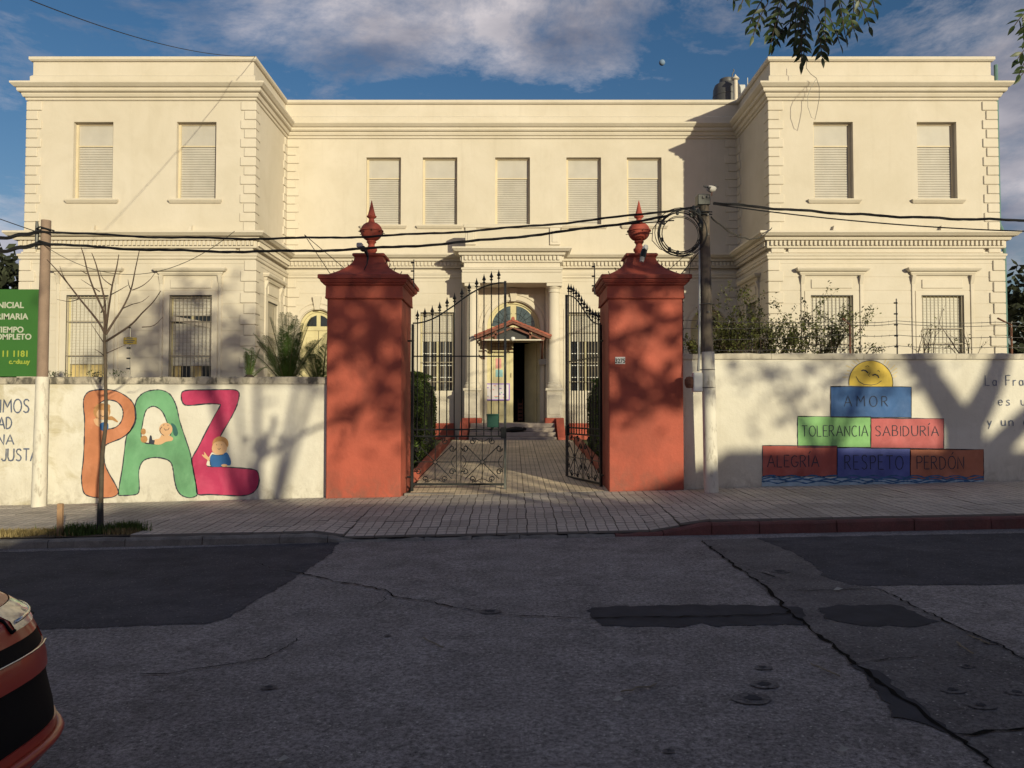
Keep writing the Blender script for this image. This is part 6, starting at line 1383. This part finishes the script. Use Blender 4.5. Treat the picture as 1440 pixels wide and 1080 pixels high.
# ------------------------------------------------------------------ houses across the street, behind the camera
M['h1'] = mat('cream_render', (.62, .55, .42), .9, .1, 1.5); M['h2'] = mat('grey_render', (.6, .58, .55), .9, .1, 1.5); M['h3'] = mat('pink_render', (.62, .5, .43), .9, .1, 1.5)  # unseen houses: walls paled to bounce light, heights set to cut the sun
def house(x0, x1, y0, zt, mt, label):
    E = empty('house', ((x0+x1)/2, y0-3, RZ(x0)), label, 'house', 'houses across the street'); zb = RZ((x0+x1)/2) - .6
    m = MB(); ops = []; k = max(1, int((x1-x0)/2.6)); w = (x1-x0)/k
    for i in range(k):
        c = x0 + w*(i+.5); ops.append((c-.45, c+.45, zb+.7, zb+2.9) if i % 3 == 1 else (c-.55, c+.55, zb+1.6, zb+2.9))
    wall2d(m, x0, x1, zb, zt, ops, lambda u, z, d: (u, y0 - d, z), .2)
    m.quad((x0, y0, zb), (x0, y0-8, zb), (x0, y0-8, zt), (x0, y0, zt)); m.quad((x1, y0, zb), (x1, y0-8, zb), (x1, y0-8, zt), (x1, y0, zt)); m.quad((x0, y0-8, zb), (x1, y0-8, zb), (x1, y0-8, zt), (x0, y0-8, zt)); m.quad((x0, y0, zt-.3), (x1, y0, zt-.3), (x1, y0-8, zt-.3), (x0, y0-8, zt-.3))
    m.build('wall', mt, E); MB().bbox(x0-.0, x1, y0-.15, y0+.12, zt-.55, zt-.4, .02).build('cornice', mt, E); MB().box(x0, x1, y0-.2, y0+.05, zt-.02, zt+.06).build('coping', M['kerb'], E)
    for o in ops:
        d_ = MB().box(o[0], o[1], y0-.22, y0-.15, o[2], o[3]).build('door' if o[2] < zb+1 else 'window', M['timber'] if o[2] < zb+1 else M['glass'], E)
house(-40, -20, -5, 4.6, M['h2'], 'grey single storey house across the street far left of the camera'); house(-19.9, -8, -5, 4.2, M['h1'], 'cream single storey house across the street to the left'); house(-7.9, 3.3, -5, 3.36, M['h3'], 'pink low house across the street directly behind the camera')
house(3.4, 13.8, -5, 4.12, M['h1'], 'cream house across the street behind the right of the camera'); house(13.9, 20, -5, 5.15, M['h2'], 'taller grey house across the street'); house(20.1, 26, -5, 4.7, M['h3'], 'wide pink house across the street to the right'); house(26.1, 46, -5, 5.0, M['h1'], 'long ochre house across the street far right')
# opposite pavement
m = MB(); m.loft([[(x, -2.4, RZ(x)-.1), (x, -2.4, RZ(x)+.12), (x, -5.0, RZ(x)+.16), (x, -5.0, RZ(x)-.1)] for x in (-EX, -20, 0, 20, EX)], True, True, closed=True); tag(m.build('opposite_pavement', M['kerb'], origin=(0, -3.7, 0)), kind='structure')
# ------------------------------------------------------------------ the red car at the left edge
M['carred'] = mat('red_car_paint', (.42, .045, .028), .35, .03, 1., coat=.35, spec=.35)
M['carblk'] = mat('black_car_plastic', (.006, .006, .008), .7, .1, 30., spec=.12); M['chrome'] = mat('chrome_trim', (.6, .6, .6), .15, .02, metal=1.); M['lamp'] = mat('clear_headlight_glass', (.62, .58, .50), .2, .3, 18., metal=.2, coat=1.); M['tyre'] = mat('tyre_rubber', (.02, .02, .02), .8); M['rim'] = mat('alloy_rim', (.4, .4, .42), .3, metal=.9)
CX, CY, CL, CW = -4.04, 2.98, 2.08, .90
CZ = RZ(-3)
car = empty('parked_car', (CX, CY, CZ), 'glossy red car whose front corner enters at the left edge', 'car')
def shell(z, a, inset=0.):
    # rounded plan outline at height z, angle a (0 = nose, +x)
    fx = {0: .955, 1: 1.0}
    t = z
    nose = 1.0 - .030*max(0, (t-.62)/.3) - .10*max(0, (.30-t)/.2)**1.5 - .022*sstep(.38, .60, t) - .03*max(0, (t-.66)/.2)**1.5
    if t > .84: nose -= .14*((t-.84)/.12)**1.5
    side = 1.0 - .03*max(0, (.35-t)/.2) - .05*max(0, (t-.7)/.3)
    ca, sa = math.cos(a), math.sin(a); e = 2/3.6 if ca > 0 else 2/5
    X = math.copysign(abs(ca)**e, ca)*CL*(nose if ca > 0 else .98); Y = math.copysign(abs(sa)**e, sa)*CW*side
    if ca > 0: X -= .10*abs(sa)**2*CL*0
    return (CX + X - (inset*ca), CY + Y - inset*sa, CZ + z)
ZV = [.16, .20, .25, .30, .34, .38, .44, .50, .56, .60, .65, .70, .73, .76, .80, .84, .88, .92, .945]
NA = 96
def region(z, a):
    A = abs((math.degrees(a) + 180) % 360 - 180); zc = z
    if A < 54 and .38 < zc < .60 and not (A > 46 and zc > .55): return 'intake'
    if A < 26 and .70 < zc < .76: return 'grille'
    if 6 <= A < 46 and .80 < zc < .90: return 'headlight'
    if zc < .25: return 'skirt'
    return 'body'
reg = {}
for k in range(len(ZV)-1):
    for i in range(NA):
        a0, a1 = 2*PI*i/NA, 2*PI*(i+1)/NA; r = region((ZV[k]+ZV[k+1])/2, (a0+a1)/2); ins = .008 if r in ('intake',) else (.006 if r == 'grille' else (-.006 if r == 'headlight' else 0))
        mb = reg.setdefault(r, MB()); P = [(ZV[k], a0), (ZV[k], a1), (ZV[k+1], a1), (ZV[k+1], a0)]
        mb.quad(*[shell(z, a, ins) for z, a in P])
        if ins > 0:
            for (q0, q1, zz, aa) in ((P[0], P[1], ZV[k]-.01, (a0+a1)/2), (P[1], P[2], (ZV[k]+ZV[k+1])/2, a1+.01), (P[2], P[3], ZV[k+1]+.01, (a0+a1)/2), (P[3], P[0], (ZV[k]+ZV[k+1])/2, a0-.01)):
                if region(zz, aa) != r: reg.setdefault('body', MB()).quad(shell(*q0), shell(*q1), shell(*q1, ins), shell(*q0, ins))
# bonnet, cabin and roof
bd_ = reg['body']
def top(zr, xs_, ws, nm, mt):
    mb = MB(); L = []
    for z, (xf, xr), w in zip(zr, xs_, ws): L.append([(CX + (xf if math.cos(2*PI*i/32) > 0 else -xr)*abs(math.cos(2*PI*i/32))**.45, CY + math.copysign(abs(math.sin(2*PI*i/32))**.5, math.sin(2*PI*i/32))*w, CZ + z) for i in range(32)])
    mb.loft(L, False, True); return mb.build(nm, mt, car, True)
top([.90, .945, .985, 1.0], [(1.66, 2.02), (1.50, 2.0), (1.2, 1.9), (.95, 1.8)], [.76, .75, .74, .7], 'bonnet', M['carred'])
top([.95, 1.2, 1.40, 1.44], [(1.0, 1.9), (.62, 1.6), (.2, 1.2), (.1, 1.1)], [.78, .70, .60, .5], 'windscreen', M['glass']); top([1.40, 1.455, 1.47], [(.25, 1.25), (.2, 1.15), (.0, .9)], [.615, .58, .4], 'roof', M['carred'])
def weld(mb, n, mt, ang=35):
    o = mb.build(n, mt, car); import bmesh; b = bmesh.new(); b.from_mesh(o.data); bmesh.ops.remove_doubles(b, verts=b.verts, dist=.0006); bmesh.ops.recalc_face_normals(b, faces=b.faces); b.to_mesh(o.data); b.free(); autosmooth(o, ang); return o
weld(reg['body'], 'body', M['carred']); weld(reg['intake'], 'air_intake', M['carblk']); weld(reg['grille'], 'grille', M['carblk'])
for s_ in (-1, 1):
    hb = MB(); q = reg['headlight']
    for f in q.f:
        P = [q.v[i] for i in f]
        if (sum(p[1] for p in P)/4 - CY)*s_ > 0: hb.quad(*P)
    weld(hb, 'headlight', M['lamp'])
weld(reg['skirt'], 'skirt', M['carblk'])
for s_ in (-1, 1):
    MB().tube([Vector(shell(z, math.radians(a*s_), -.008)) for a, z in [(6, .802), (26, .802), (46, .802), (46, .85), (46, .918), (26, .918), (6, .918), (6, .85), (6, .802)]], .007, 5).build('headlight_rim', M['carblk'], car, True)
    MB().tube([Vector(shell(.83, math.radians(a*s_), -.006)) for a in range(9, 44, 4)], .009, 5).build('light_strip', M['chrome'], car, True)
for z, r, nm, mt, a0 in ((.705, .004, 'chrome_strip', M['chrome'], 20), (.32, .022, 'bumper_lip', M['carred'], 70)):
    MB().tube([Vector(shell(z, math.radians(a), -.012)) for a in range(-a0, a0+1, 4)], r, 6).build(nm, mt, car, True)
for z in (): MB().tube([Vector(shell(z, math.radians(a), .02)) for a in range(-48, 49, 6)], .009, 5).build('intake_slat', M['lead'], car)
for sx in (1.32, -1.25):
    for sy in (-1, 1):
        w = MB(); w.lathe([(.2, -.1), (.30, -.1), (.315, -.07), (.315, .07), (.30, .1), (.2, .1)], n=28); w.v = [(p[0] + CX + sx, p[2] + CY + sy*(CW-.10), p[1] + CZ + .315) for p in w.v]; wo_ = w.build('wheel', M['tyre'], car, True)
        r_ = MB(); r_.lathe([(.001, -.07), (.2, -.09), (.205, .09), (.001, .07)], n=20); r_.v = [(p[0] + CX + sx, p[2] + CY + sy*(CW-.10), p[1] + CZ + .315) for p in r_.v]; r_.build('rim', M['rim'], wo_)
for sy in (-1, 1): MB().bbox(CX+.55, CX+.68, CY+sy*.93-.09, CY+sy*.93+.09, CZ+.98, CZ+1.10, .03).build('wing_mirror', M['carred'], car)
# ------------------------------------------------------------------ the moon
mx_, my_, mz_ = at(931, 88, 2400); s_ = MB(); R0 = 9.5
s_.lathe([(R0*math.sin(PI*i/24) + .001, -R0*math.cos(PI*i/24)) for i in range(25)], (mx_, my_, mz_), 32); tag(s_.build('moon', M['moon'], smooth=True), 'pale daytime moon in the blue sky above the roof', 'moon')
